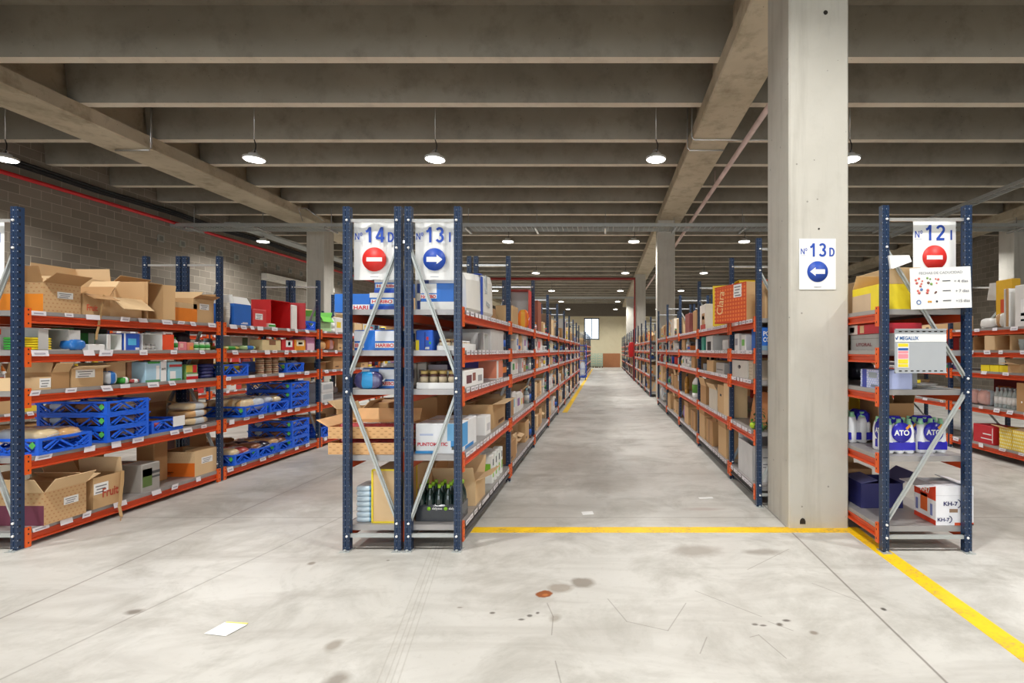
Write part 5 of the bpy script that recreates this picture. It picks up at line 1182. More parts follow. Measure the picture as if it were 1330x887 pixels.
sgn = carton('orange-red moulded plastic tub, 12I fourth shelf', .1, .2, .1, (226, 72, 40), tape=False, name='plastic_tub', cat='tub'); finish(sgn, (2.53, 4.05, Z3 + .001), 0)
finish(carton('tan carton behind the grey metal board, 12I fourth shelf', .34, .3, .2, M_KRAFT), (2.3, 4.42, Z3 + .001), 0)
side(-1, 2.03, 1147, Z2, lambda w, d, h: carton('blue and white checked pack with window, 12I middle shelf', w, d, h, (176, 186, 226), prints=[('f', .1, .3, 0, 1, (60, 70, 160)), ('f', .4, .75, .55, .85, (150, 160, 170)), ('f', .5, .8, .05, .2, (120, 130, 150)), ('l', .1, .8, .1, .9, M_WHITE)], tape=False, dot=[('f', M_WHITE, 10, 8)]), pb=1118, h=.14, d=.22)
finish(carton('grey printed pack with dark arrow, 12I middle shelf', .14, .14, .13, (176, 176, 172), prints=[('f', .35, .7, .2, .85, (80, 80, 100))], tape=False), (2.335, 4.0, Z2 + .001), 0)
finish(bag('dark blue glossy pouch lying flat, 12I middle shelf', .2, .14, .07, plain('navy_pouch', (50, 50, 104), .2, coat=.5, var=.3), None, 1, 'pouch'), (2.38, 4.25, Z2), .2)
finish(carton('black and yellow flat tray of plums, 12I middle shelf', .2, .2, .05, (70, 62, 50), prints=[('f', 0, 1, .3, .8, M_YEL)], tape=False), (2.52, 4.35, Z2 + .001), .1)
for k in range(3): finish(solo('paper_sheet', MB().box(-.09, .09, -.06, .06, 0, .002), M_WHITE, '%s loose white paper on the 12I middle shelf' % ('lowest', 'middle', 'uppermost')[k], 'paper'), (2.47 - .02 * k, 3.84 + .02 * k, Z2 + .004 + .012 * k), R(20 * k))
for k, (x, y, w, rz) in enumerate(((2.205, 3.90, .225, 0), (2.455, 3.92, .225, 0), (2.13, 4.37, .25, -90))):
    o = detergent_pack('wrapped white detergent bottles with blue roundel, %s, 12I second shelf' % ('front left pack', 'front right pack', 'pack behind the left post')[k], w, .2, .275, 3); finish(o, (x, y, Z1 + .001), R(rz))
finish(open_carton('brown carton of goods behind the detergent packs', .3, .3, .33, M_KRAFT3, M_KRAFT3, (None, 80, 60, 70), fl=.1), (2.42, 4.4, Z1 + .001), 0)
finish(carton('yellow carton behind the detergent packs', .12, .2, .36, (230, 200, 40), tape=False), (2.42, 4.85, Z1 + .001), 0)
kh = open_carton('white and orange box lettered in dark blue, 12I bottom shelf', .275, .26, .285, (236, 236, 240), hexm((226, 226, 232)), (176, 168, None, -4), prints=[('f', 0, 1, .76, .765, (190, 190, 196)), ('f', .5, 1, 0, .07, (214, 84, 40)), ('f', .68, 1, 0, .03, M_NAVY), ('l', 0, 1, .62, 1, (222, 70, 34)), ('l', .3, .62, .25, .7, (226, 104, 40)), ('l', 0, 1, 0, .12, (214, 64, 34)), ('f', .36, .58, .33, .42, (150, 120, 96)), ('l', .08, .18, .2, .5, (120, 130, 190)), ('l', .75, .85, .2, .5, (120, 130, 190))],
    texts=[('KH-7', 'f', .20, .5, .38, .11, M_NAVY), ('KH-7', 'f', .04, .1, .32, .095, M_NAVY), ('KH7', 'l', .3, .74, .45, .16, M_WHITE)], name='printed_box', fl=.12)
for u, v, s in ((.60, .5, 1), (.38, .1, .8)):
    arc = MB(); P = [(math.cos(R(a)) * .028 * s, math.sin(R(a)) * .03 * s) for a in range(-80, 81, 20)]
    for (a1, b1), (a2, b2) in zip(P, P[1:]): arc.bar((a1, 0, b1), (a2, 0, b2), .001, .006, 0, (0, 1, 0))
    o = part('swoosh', arc, M_NAVY, kh); o.location = (-.1375 + u * .275 - .012, -.133, v * .285 + .016)
finish(kh, (2.56, 3.872, Z0 + .001), 0)
finish(open_carton('dark navy box with raised flap behind the lettered box, 12I', .34, .3, .20, M_NAVY, hexm((96, 98, 150)), (None, 35, None, 170), fl=.14), (2.25, 4.3, Z0 + .001), 0)
for k, px in enumerate((1122, 1103)): finish(carton('brown carton with printed marks at the back of the 12I bottom shelf, %s' % ('nearer', 'farther')[k], .26, .3, .3 if k else .24, M_KRAFT3, prints=[('f', .1, .3, .5, .6, (90, 60, 40)), ('f', .55, .8, .3, .45, (90, 60, 40))]), (2.2, (4.62, 4.95)[k], Z0 + .001), R(-90))
# metal board hung on the 12I frame
bd = thing('metal_board', 'grey perforated metal board with yellow price list hung on frame 12I', 'board', (2.255, 3.655, 1.452))
mb = MB().box(-.183, .183, -.004, .004, -.158, .158).box(-.183, .183, -.012, .004, .150, .158).box(-.183, .183, -.012, .004, -.158, -.150)
for i in range(8):
    for z in (.138, -.143): mb.box(-.155 + i * .042, -.135 + i * .042, -.0055, -.004, z - .004, z + .004, 1)
part('plate', mb, [plain('grey_board_paint', (176, 180, 184), .45, var=.03), M_HOLE], bd)
part('header', MB().box(-.183, .183, -.0055, -.004, .065, .118), M_WHITE, bd)
t_ = link('lettering', text_mesh('MEGALUX', .135, .026, hexm((30, 96, 160)), .03), bd, (-.15, -.0065, .078))
part('logo', MB().bar((-.178, -.006, .095), (-.172, -.006, .08), .001, .006, 0, (0, 1, 0)).bar((-.172, -.006, .08), (-.162, -.006, .105), .001, .006, 0, (0, 1, 0)), hexm((30, 96, 160)), bd)
pl = MB().box(-.165, -.085, -.006, -.004, -.12, .055)
for k, (a, b, mi) in enumerate(((.03, .053, 1), (.004, .02, 2), (-.018, 0, 3), (-.055, -.022, 3), (-.09, -.06, 1), (-.115, -.094, 1))): pl.box(-.162, -.09, -.007, -.006, a, b, mi)
part('price_list', pl, [M_WHITE, M_YEL, hexm((36, 90, 170)), hexm((236, 150, 160))], bd)
# ================================================================ SIGNS
def sign(label, x, z, yy, num, letter, icon, w=.297, h=.425, curl=False):
    t = thing('aisle_sign', label, 'sign', (x, yy, z))
    if curl:
        mb = MB(); n = 10; vs = []
        for i in range(n + 1):
            for k in (0, 1): vs.append((-w / 2 + w * i / n, .010 * math.sin(i * .9) * (1 if k else .3), h * k))
        fs = [(2 * i, 2 * i + 2, 2 * i + 3, 2 * i + 1) for i in range(n)]
        vs2 = [(a, b + .0015, c) for a, b, c in vs]; m_ = len(vs)
        mb.add(vs + vs2, fs + [tuple(m_ + q for q in reversed(f)) for f in fs] + [(0, 1, m_ + 1, m_), (2 * n, m_ + 2 * n, m_ + 2 * n + 1, 2 * n + 1)])
        part('sheet', mb, M_WHITE, t); fy = -.012
    else:
        part('sheet', MB().box(-w / 2, w / 2, 0, .0015, 0, h), M_WHITE, t); fy = -.002
    def tx(c, u0, u1, v0, v1, th):
        link('lettering', glyph(c, (u1 - u0) * w, (v1 - v0) * h, th), t, (-w / 2 + u0 * w, fy, v0 * h))
    tx('N', .04, .145, .69, .805, .0065); tx('º', .165, .215, .755, .815, .0045); tx(num[0], .275, .49, .644, .908, .0175); tx(num[1], .53, .745, .644, .908, .0175)
    tx(letter, .82 if letter == 'D' else .85, .965 if letter == 'D' else .93, .65, .82, .0125)
    part('underline', MB().box(-w / 2 + .04 * w, -w / 2 + .2 * w, fy - .0005, fy + .0005, .665 * h, .669 * h), hexm((150, 156, 190)), t)
    r = .285 * w; cz = .351 * h
    part('roundel', MB().lathe([(r, fy), (r, fy - .001), (0, fy - .001)], 40, (0, 0, cz), axis='y'), M_SIGNRED if icon == 'no' else M_TXTBLUE, t)
    a = MB(); y0, y1 = fy - .0022, fy - .0012
    if icon == 'no': a.box(-.65 * r, .65 * r, y0, y1, cz - .17 * r, cz + .17 * r)
    else:
        s = 1 if icon == 'right' else -1
        p = [(-.7, -.22), (.2, -.22), (.2, -.42), (.72, 0), (.2, .42), (.2, .22), (-.7, .22)]
        a.prism([(s * q * r, cz + v * r) for q, v in p], y0, y1, 'y')
    part('arrow' if icon != 'no' else 'bar', a, M_WHITE, t)
    part('caption', MB().box(-.03, .03, fy - .0005, fy + .0005, .045 * h, .055 * h), hexm((160, 165, 175)), t)
    return t
sign('white sign reading 14 D with red no-entry disc', -1.688, 1.974, 3.768, '14', 'D', 'no', w=.31, curl=True)
sign('white sign reading 13 I with blue disc and right arrow', -1.247, 1.974, 3.768, '13', 'I', 'right', w=.29, curl=True)
sign('white sign reading 13 D with blue disc and left arrow on the column', 1.7415, 1.953, 4.1835, '13', 'D', 'left', w=.299, h=.416)
sign('white sign reading 12 I with red no-entry disc', 2.41, 1.985, 3.738, '12', 'I', 'no', w=.312)
sign('white aisle sign cut off by the left edge of the photo', -4.567, 1.974, 3.768, '14', 'I', 'right', w=.30)
fs_ = thing('notice_sheet', 'white notice about expiry dates hung below the 12I sign', 'sign', (2.411, 3.662, 1.755)); fs_.rotation_euler = (0, R(-2), 0)
fw, fh = .435, .295
part('sheet', MB().box(-fw / 2, fw / 2, 0, .002, 0, fh), M_WHITE, fs_)
M_GTXT = hexm((150, 152, 158)); M_GT2 = hexm((110, 110, 116))
def ft(s, u, v, w, h, m=M_GTXT): link('lettering', text_mesh(s, w, h, m, .01), fs_, (-fw / 2 + u * fw, -.0015, v * fh))
ft('FECHAS DE CADUCIDAD', .15, .84, .31, .018); ft('+ 4 días', .72, .62, .10, .020, M_GT2); ft('+ 7 días', .74, .38, .095, .020, M_GT2); ft('+15 días', .74, .14, .10, .020, M_GT2)
pic = MB(); cols = [hexm((220, 110, 100)), hexm((120, 160, 80)), hexm((120, 80, 70)), hexm((226, 160, 50)), hexm((90, 130, 190)), M_DARKTXT]
rr = random.Random(3)
for (u, v, ci) in [(.06, .68, 0), (.11, .71, 0), (.16, .66, 0), (.08, .6, 0), (.15, .59, 0), (.12, .53, 0), (.24, .72, 1), (.29, .7, 1), (.26, .6, 2), (.31, .57, 1), (.38, .7, 0), (.42, .68, 0), (.4, .6, 0), (.08, .42, 0), (.1, .36, 0), (.14, .44, 4), (.24, .36, 0), (.25, .42, 0), (.36, .36, 2), (.39, .38, 2), (.25, .15, 3), (.29, .15, 3), (.39, .15, 5)]:
    a = rr.uniform(.012, .02); b = rr.uniform(.006, .011); pic.lathe([(b, -.001), (b, -.002), (0, -.002)], 10, (-fw / 2 + u * fw + a, 0, v * fh + b), cols.index(cols[ci]), axis='y')
for ang in range(0, 360, 30): pic.lathe([(.004, -.001), (.004, -.002), (0, -.002)], 6, (-fw / 2 + .13 * fw + .014 * math.cos(R(ang)), 0, .17 * fh + .014 * math.sin(R(ang))), 4, axis='y')
part('food_pictures', pic, cols, fs_)
for v in (.66, .42, .18): part('dash', MB().box(-fw / 2 + .53 * fw, -fw / 2 + .66 * fw, -.002, -.001, v * fh, (v + .02) * fh), M_DARKTXT, fs_)
cp_ = solo('folded_card', MB().prism([(-.085, .045), (.06, .047), (.078, 0), (-.055, -.05), (-.06, -.05)], 0, .003, 'y').prism([(-.085, .045), (-.06, -.05), (-.07, -.048)], .003, .03, 'y'), M_WHITE, 'blank folded white card clipped on the left post of rack 12I', 'card', (2.12, 3.66, 2.09))

# ================================================================ GOODS: right aisle rack, nearest bays
C = 1.436; FR_ = -1
cb_ = thing('checked_box', 'large orange checked box lettered in cream overhanging the top shelf right of the aisle', 'box', (1.415, 5.585, Z4 + .001), R(-70))
w, d, h = .60, .11, .41; CH = plain('checked_orange', (222, 96, 44), .6, var=.04); mb = MB().bbox(-w / 2, w / 2, -d / 2, d / 2, 0, h, .004)
for i in range(12): patch(mb, 'f', (w, d, h), (i + .1) / 12, (i + .5) / 12, 0, 1, 1, .0006)
for j in range(10): patch(mb, 'f', (w, d, h), 0, 1, (j + .1) / 10, (j + .5) / 10, 2, .0012)
for s in (0, .97): patch(mb, 'f', (w, d, h), 0, 1, s, s + .03, 3, .0016)
patch(mb, 'r', (w, d, h), 0, 1, 0, 1, 4, .001)
part('body', mb, [CH, hexm((236, 136, 74)), hexm((214, 84, 46)), hexm((206, 70, 40)), M_KRAFT], cb_)
sticker(cb_, 'f', (w, d, h), .62, .86, .64, .98, 4)
for s_, u, v, tw, th in (('Clara', .16, .22, .26, .12),):
    o = link('lettering', text_mesh(s_, tw, th, hexm((244, 214, 160)), .0), cb_); o.matrix_local = face_M('f', w, d, h, w * u + .06, h * v, .003) @ Matrix.Rotation(R(-80), 4, 'Y')
finish(carton('tan carton with a reddish top edge behind the checked box', .36, .3, .37, M_KRAFT, prints=[('l', 0, 1, .96, 1, (200, 90, 60)), ('f', 0, 1, .96, 1, (200, 90, 60))]), (1.70, 5.0, Z4 + .001), 0)
finish(side_open_carton('yellow box standing open behind the checked box, top shelf', .46, .3, .52, M_YEL if False else hexm((232, 196, 30)), hexm((240, 206, 50)), 70, None), (1.72, 6.2, Z4 + .001), R(-90))
def r1(pa, T, mk, **k): return side(-1, C, pa, T, mk, **k)
r1(936, Z4, lambda w, d, h: carton('white board box printed with a basket of nuts, top shelf right of the aisle', w, d, h, (232, 226, 216), prints=[('f', .35, .9, .2, .65, (190, 150, 110)), ('f', .15, 1, .0, .2, (190, 70, 60)), ('f', .45, .8, .4, .55, (226, 206, 176))], tape=False), pb=909, h=.36, d=.12)
r1(905, Z4, lambda w, d, h: carton('brown carton left of the nut-basket box, top shelf', w, d, h, M_KRAFT3), pb=900, h=.33, d=.3)
r1(897, Z4, lambda w, d, h: carton('dull red box on the right top shelf', w, d, h, (150, 80, 74), tape=False), pb=890, h=.33, d=.25)
r1(887, Z4, lambda w, d, h: carton('cream carton beside the dull red box, right top shelf', w, d, h, M_KRAFT2), pb=880, h=.32, d=.3)
r1(878, Z4, lambda w, d, h: carton('white carton on the right top shelf, third bay', w, d, h, (232, 222, 206)), pb=872, h=.36, d=.3)
r1(870, Z4, lambda w, d, h: open_carton('open tan carton with red star mark, right top shelf', w, d, h, M_KRAFT2, None, (-50, 60, 90, None), prints=[('f', .3, .7, .2, .6, (214, 90, 70))], fl=.12), pb=862, h=.3, d=.3)
# fourth shelf, first bay: jars and kitchenware
finish(carton('bright blue box lettered in white behind the right front post', .16, .3, .22, (40, 110, 206), prints=[('f', 0, 1, 0, .2, (130, 160, 180))], texts=[('PO', 'f', .15, .62, .4, .2, M_WHITE), ('CO', 'f', .15, .36, .4, .2, M_WHITE)], tape=False), (1.56, 5.0, Z3 + .001), 0)
M_CW = hexm((232, 230, 226), .2, coat=.4); M_CG = hexm((150, 156, 160), .3); M_DK = hexm((50, 46, 50), .35)
for k, (px, hh) in enumerate(((968, .16), (959, .18))): r1(px, Z3, lambda w, d, h: carton('%s white small appliance box on the right fourth shelf' % ('nearer', 'farther')[k], w, d, h, (226, 224, 222), prints=[('f', .2, .8, .3, .7, ((120, 190, 90), (150, 150, 160))[k])], tape=False), w=.16, h=hh, d=.2)
r1(950, Z3, lambda w, d, h: jar('glass jar of nuts on the right fourth shelf', .075, .20, M_GLASS, M_CG, M_BROWNFOOD), w=.16, h=.2, d=.15)
r1(941, Z3, lambda w, d, h: kettle('white kettle beside the glass jar of nuts', .08, .15, M_CW, M_CG), w=.2, h=.16, d=.16)
r1(929, Z3, lambda w, d, h: carton('white machine with a dark niche on the right fourth shelf', w, d, h, (214, 214, 210), prints=[('f', .2, .8, .0, .6, (40, 38, 40))], tape=False, name='coffee_machine', cat='machine'), pb=917, h=.2, d=.25)
r1(914, Z3, lambda w, d, h: carton('teal folder box on the right fourth shelf', w, d, h, (60, 150, 130), tape=False), pb=911, h=.19, d=.2)
r1(909, Z3, lambda w, d, h: carton('white tilted box beside the teal one', w, d, h, (226, 228, 228), tape=False), pb=905, h=.17, d=.1)
# middle shelf
pb_ = r1(971, Z2, lambda w, d, h: open_carton('white plastic bin with an oval hand hole, right middle shelf', w, d, h, hexm((216, 214, 206), .3), None, (None,) * 4, name='plastic_bin', cat='bin'), pb=950, h=.18, d=.28)
part('hand_hole', MB().lathe([(.05, 0), (.05, -.003), (0, -.003)], 20, axis='y'), M_DK, pb_, (0, -.1405, .11)).scale = (1, 1, .4)
r1(977, Z2, lambda w, d, h: carton('stack of pale packets by the right front post', w, d, h, (200, 184, 160), dot=[('f', (150, 130, 110), 2, 6)], tape=False), pb=972.5, h=.2, d=.2)
r1(944, Z2, lambda w, d, h: carton('grey toaster with slots on the right middle shelf', w, d, h, (176, 172, 168), prints=[('f', .1, .9, .3, .4, (100, 98, 98))], tape=False, name='toaster', cat='toaster'), pb=930, h=.13, d=.2)
r1(928, Z2, lambda w, d, h: carton('tan carton on the right middle shelf beside the toaster', w, d, h, M_KRAFT), pb=918, h=.15, d=.25)
finish(bag('crumpled navy cloth lying on the right middle shelf', .5, .25, .09, hexm((44, 48, 120), .8), None, 1, 'cloth', 'cloth'), (1.62, 6.45, Z2 + .155), R(-90))
r1(915, Z2, lambda w, d, h: pot('small dark grey pot on the right middle shelf', .08, .12, M_CG, M_DK, M_DK), w=.18, h=.12, d=.16)
r1(902, Z2, lambda w, d, h: carton('tall brown carton leaning at the end of the middle shelf second bay', w, d, h, M_KRAFT3), pb=898, h=.24, d=.2)
r1(893, Z2, lambda w, d, h: jar('white ceramic jug with lid, right middle shelf', .07, .22, M_CW, M_CW), w=.15, h=.2, d=.15)
# second shelf
for k, (x, y_, hh, rz) in enumerate(((1.56, 5.10, .36, -80), (1.55, 5.35, .30, -95))):
    o = carton('%s wooden chopping board shape leaning on the right second shelf' % ('nearer', 'farther')[k], .22, .03, hh, (196, 134, 84), tape=False, name='wooden_board', cat='board'); finish(o, (x, y_, Z1 + .001), R(rz)); o.rotation_euler = (R(-9), 0, R(rz))
finish(bag('clear plastic bag of odds and ends, right second shelf', .3, .24, .3, M_CLEARBAG, None, 2, 'plastic_bag'), (1.78, 5.1, Z1), 0)
gr = thing('artificial_plant', 'dark green leafy garland spilling off the right second shelf', 'plant', (1.56, 4.93, Z1 + .001))
lf = MB(); rr = random.Random(9)
for i in range(130):
    c = Vector((rr.uniform(-.12, .24), rr.uniform(-.09, .16), abs(rr.gauss(0, .075)))); dv = Vector((rr.gauss(0, 1), rr.gauss(0, 1), rr.gauss(0, .6))).normalized(); s_ = dv.cross(Vector((0, 0, 1))).normalized() * .012; L = dv * .032
    lf.add([c - L, c + s_, c + L, c - s_, c - L + Vector((0, 0, .002)), c + s_ + Vector((0, 0, .004)), c + L + Vector((0, 0, .002)), c - s_ + Vector((0, 0, .004))], [(0, 1, 2, 3), (7, 6, 5, 4), (0, 4, 5, 1), (1, 5, 6, 2), (2, 6, 7, 3), (3, 7, 4, 0)], i % 3 == 0)
lv = part('leaves', lf, [hexm((26, 84, 44), .4), hexm((54, 130, 60), .4)], gr)
finish(solo('ball', MB().lathe([(0, 0)] + [(.035 * math.sin(R(a)), .035 - .035 * math.cos(R(a))) for a in range(15, 180, 15)] + [(0, .07)], 16), hexm((190, 220, 50), .5), 'yellow-green tennis ball in the green garland', 'ball'), (1.46, 5.02, Z1 + .001), 0)
r1(951, Z1, lambda w, d, h: carton('tall pale carton behind the second post, right second shelf', w, d, h, M_KRAFT2), pb=942, h=.38, d=.2)
r1(940, Z1, lambda w, d, h: carton('slim tan carton with a round mark, right second shelf', w, d, h, M_KRAFT, prints=[('f', .4, .65, .6, .68, M_BLACK)]), pb=932, h=.34, d=.2)
r1(931, Z1, lambda w, d, h: open_carton('white and tan open carton, right second shelf', w, d, h, (214, 206, 190), M_KRAFT2, (60, 50, None, 30), fl=.08), pb=921, h=.26, d=.25)
r1(918, Z1, lambda w, d, h: open_carton('brown carton with spread flaps, right second shelf', w, d, h, M_KRAFT3, M_KRAFT, (75, 120, 60, 40), fl=.12), pb=908, h=.26, d=.3)
r1(900.5, Z1, lambda w, d, h: bottle('large white jug bottle with red cap and green label, right second shelf', .09, .40, M_CW, M_RED, hexm((90, 150, 50))), w=.19, h=.4, d=.18)
r1(890, Z1, lambda w, d, h: bottle('brown bottle beside the red-capped jug', .04, .35, hexm((170, 120, 50), .2), M_DK), w=.09, h=.35, d=.08)
r1(883, Z1, lambda w, d, h: carton('tan carton third bay of the right second shelf', w, d, h, M_KRAFT3), pb=875, h=.26, d=.3)
r1(866, Z1, lambda w, d, h: carton('pale square carton over the shelf edge, right second shelf', w, d, h, M_KRAFT2), pb=858, h=.42, d=.3)
# bottom shelf
finish(open_carton('large white and bright blue carton with one torn white flap, right bottom shelf', .52, .38, .34, (206, 206, 206), M_WHITE, (None, None, None, 85), prints=[('l', 0, 1, 0, .8, (64, 170, 226)), ('f', 0, .0, 0, 1, M_WHITE)], fl=.13), (1.64, 5.28, Z0 + .001), R(-90)).name
lb_ = finish(carton('white front panel box printed with grey lines, right bottom shelf near the post', .30, .02, .33, (222, 222, 220), tape=False, prints=[('f', .1, .5, .7, .73, (130, 130, 134)), ('f', .1, .5, .5, .53, (130, 130, 134)), ('f', .1, .5, .42, .45, (130, 130, 134)), ('f', .5, .9, .25, .32, (110, 110, 114)), ('f', .5, .9, .15, .2, (110, 110, 114))]), (1.66, 4.98, Z0 + .001), 0)
for k, (pa, pb2, hh, lab) in enumerate(((946, 933, .40, 'tall open tan carton just past the second post, right bottom shelf'), (927, 917, .33, 'tan carton split along its front, right bottom shelf'), (915, 906, .38, 'tall tan carton with label, right bottom shelf'), (903, 897, .3, 'tan carton in the third bay of the right bottom shelf'), (894, 889, .3, 'second tan carton in the third bay of the right bottom shelf'))):
    r1(pa, Z0, lambda w, d, h: (open_carton(lab, w, d, h, M_KRAFT, M_KRAFT3, (60 if k == 1 else 85, 100, 80, 90), fl=.08) if k % 2 == 0 else carton(lab, w, d, h, M_KRAFT3, prints=[('f', .45, .55, 0, 1, (120, 84, 54))])), pb=pb2, h=hh, d=.32)
finish(carton('small tan carton on the split carton, right bottom shelf', .2, .25, .12, M_KRAFT), (1.62, YP(C, 922), Z0 + .332), R(-88))
finish(bag('white mesh bag with a purple label, right bottom shelf', .3, .3, .3, M_CLEARBAG, hexm((130, 90, 180)), 1, 'mesh_bag'), (1.62, 9.48, Z0), R(-90))
r1(873, Z0, lambda w, d, h: carton('square tan carton before the third post of the right bottom shelf', w, d, h, M_KRAFT), pb=866, h=.32, d=.35)
r1(863, Z0, lambda w, d, h: bag('white plastic sack at the end of the right bottom shelf', w, d, h, M_CLEARBAG, M_WHITE, 2, 'plastic_bag'), pb=857, h=.36, d=.3)

# ================================================================ GOODS: far right rack
D_ = 5.23
def r3(pa, T, mk, **k): return side(-1, D_, pa, T, mk, **k)
r3(1284, Z4, lambda w, d, h: carton('tall narrow yellow box with red figure at the right, top shelf', w, d, h, (206, 160, 34), prints=[('f', .3, .7, .3, .6, (190, 70, 30)), ('l', .2, .8, .3, .8, (206, 110, 40))], tape=False), pb=1264, h=.68, d=.12, inset=.32)
r3(1302, Z4, lambda w, d, h: bag('white plastic tub with brown end at the right, top shelf', w, d, h, hexm((226, 222, 214), .3), M_KRAFT3, 0, 'plastic_tub', 'tub'), pb=1290, h=.2, d=.3)
r3(1289, Z4, lambda w, d, h: bag('cluster of white cups lying on the right-hand top shelf', w, d, h, M_CW, None, 2, 'cup_bundle', 'cups'), pb=1270, h=.14, d=.2)
r3(1310, Z4, lambda w, d, h: side_open_carton('brown and white carton standing open, right-hand top shelf', w, d, h, M_WHITE, M_KRAFT3, None, 85), pb=1304, h=.5, d=.3)
r3(1345, Z4, lambda w, d, h: carton('white box with a teal stripe at the right edge, top shelf', w, d, h, (228, 226, 222), prints=[('f', .3, 1, .1, .65, (240, 240, 240)), ('f', .3, 1, .25, .32, (40, 150, 130)), ('f', .3, 1, .12, .17, (40, 150, 130)), ('f', .5, .58, .75, .9, (120, 120, 120))], tape=False), pb=1318, h=.52, d=.3)
for o in (finish(solo('paper_sheet', MB().prism([(-.13, .13), (.17, .16), (.14, -.13), (-.17, -.12)], 0, .002, 'y'), M_WHITE, 'white paper sheet hanging from the wire above the far right rack', 'paper'), (5.85, 7.6, 2.32), 0),): pass
r3(1290, Z3, lambda w, d, h: side_open_carton('brown carton lying open at the right, fourth shelf', w, d, h, M_KRAFT3, M_KRAFT3, None, None), pb=1264, h=.19, d=.3)
r3(1312, Z3, lambda w, d, h: side_open_carton('wide tan carton lying open next to it, right fourth shelf', w, d, h, M_KRAFT, M_KRAFT2, 75, None), pb=1292, h=.2, d=.3)
r3(1330, Z3, lambda w, d, h: cups('stack of clear glasses on a white tray at the right edge', .06, 3, M_GLASS), w=.14, h=.1, d=.12)
for k, px in enumerate((1285, 1297, 1309)): r3(px, Z2, lambda w, d, h: open_carton('yellow tray of goods on the right-hand middle shelf, %s' % ('left tray', 'middle tray', 'right tray')[k], w, d, h, M_YEL, M_YEL, (None,) * 4, fill=(206, 196, 196)), pb=px - 11, h=.085, d=.3)
r3(1325, Z2, lambda w, d, h: open_carton('tan carton with its flap bent out, right-hand middle shelf', w, d, h, M_KRAFT, M_KRAFT2, (15, None, 80, 60), fl=.14), pb=1309, h=.17, d=.3)
for k in range(8):
    for j in range(2):
        finish(bottle('clear bottle lying in the long wrapped row, right-hand second shelf', .036, .27, M_GLASS, M_CG, M_CW, 'clear bottles in a wrapped row'), (5.33 + .09 * j, 6.42 + .075 * k, Z1 + .001), 0)
for k in range(2): finish(bag('round clear pack of pink meat at the left end of the bottle row, %s' % ('nearer', 'farther')[k], .2, .2, .22, plain('pink_pack', (206, 160, 150), .2, coat=.5, var=.3), M_CLEARBAG, k, 'meat_pack', 'food'), (5.36, 7.16 + .21 * k, Z1), 0)
finish(carton('dark red carton lettered in orange behind the bottles', .8, .25, .38, (120, 34, 38), prints=[('f', .1, .4, .6, .7, (200, 110, 40)), ('f', .6, .9, .6, .7, (200, 110, 40))], tape=False), (5.75, 7.0, Z1 + .001), R(-90))
r3(1336, Z1, lambda w, d, h: carton('brown carton with a white dot at the right edge, second shelf', w, d, h, M_KRAFT3, prints=[('f', .4, .5, .3, .36, M_WHITE)]), pb=1320, h=.36, d=.3)
r3(1290, Z0, lambda w, d, h: carton('red box with a white framed panel, right-hand bottom shelf', w, d, h, (196, 40, 50), prints=[('f', .4, .95, .25, .3, M_WHITE), ('f', .5, .9, .5, .56, M_WHITE), ('f', .95, .98, .1, .9, M_WHITE)], tape=False), pb=1264, h=.25, d=.3)
for k, px in enumerate((1314, 1331)): r3(px, Z0, lambda w, d, h: open_carton('%s yellow and white checked carton, right-hand bottom shelf' % ('left', 'right')[k], w, d, h, (236, 206, 70), M_KRAFT2, (20 if k == 0 else 170, None, 175, None), dot=[('f', (246, 240, 200), 7, 6, 0, 1, .5)], fl=.12), pb=px - 16, h=.26, d=.3)
r3(1336, Z0, lambda w, d, h: carton('orange-red carton behind the checked ones at the right edge', w, d, h, (206, 70, 40), tape=False), pb=1300, h=.36, d=.2, inset=.4)

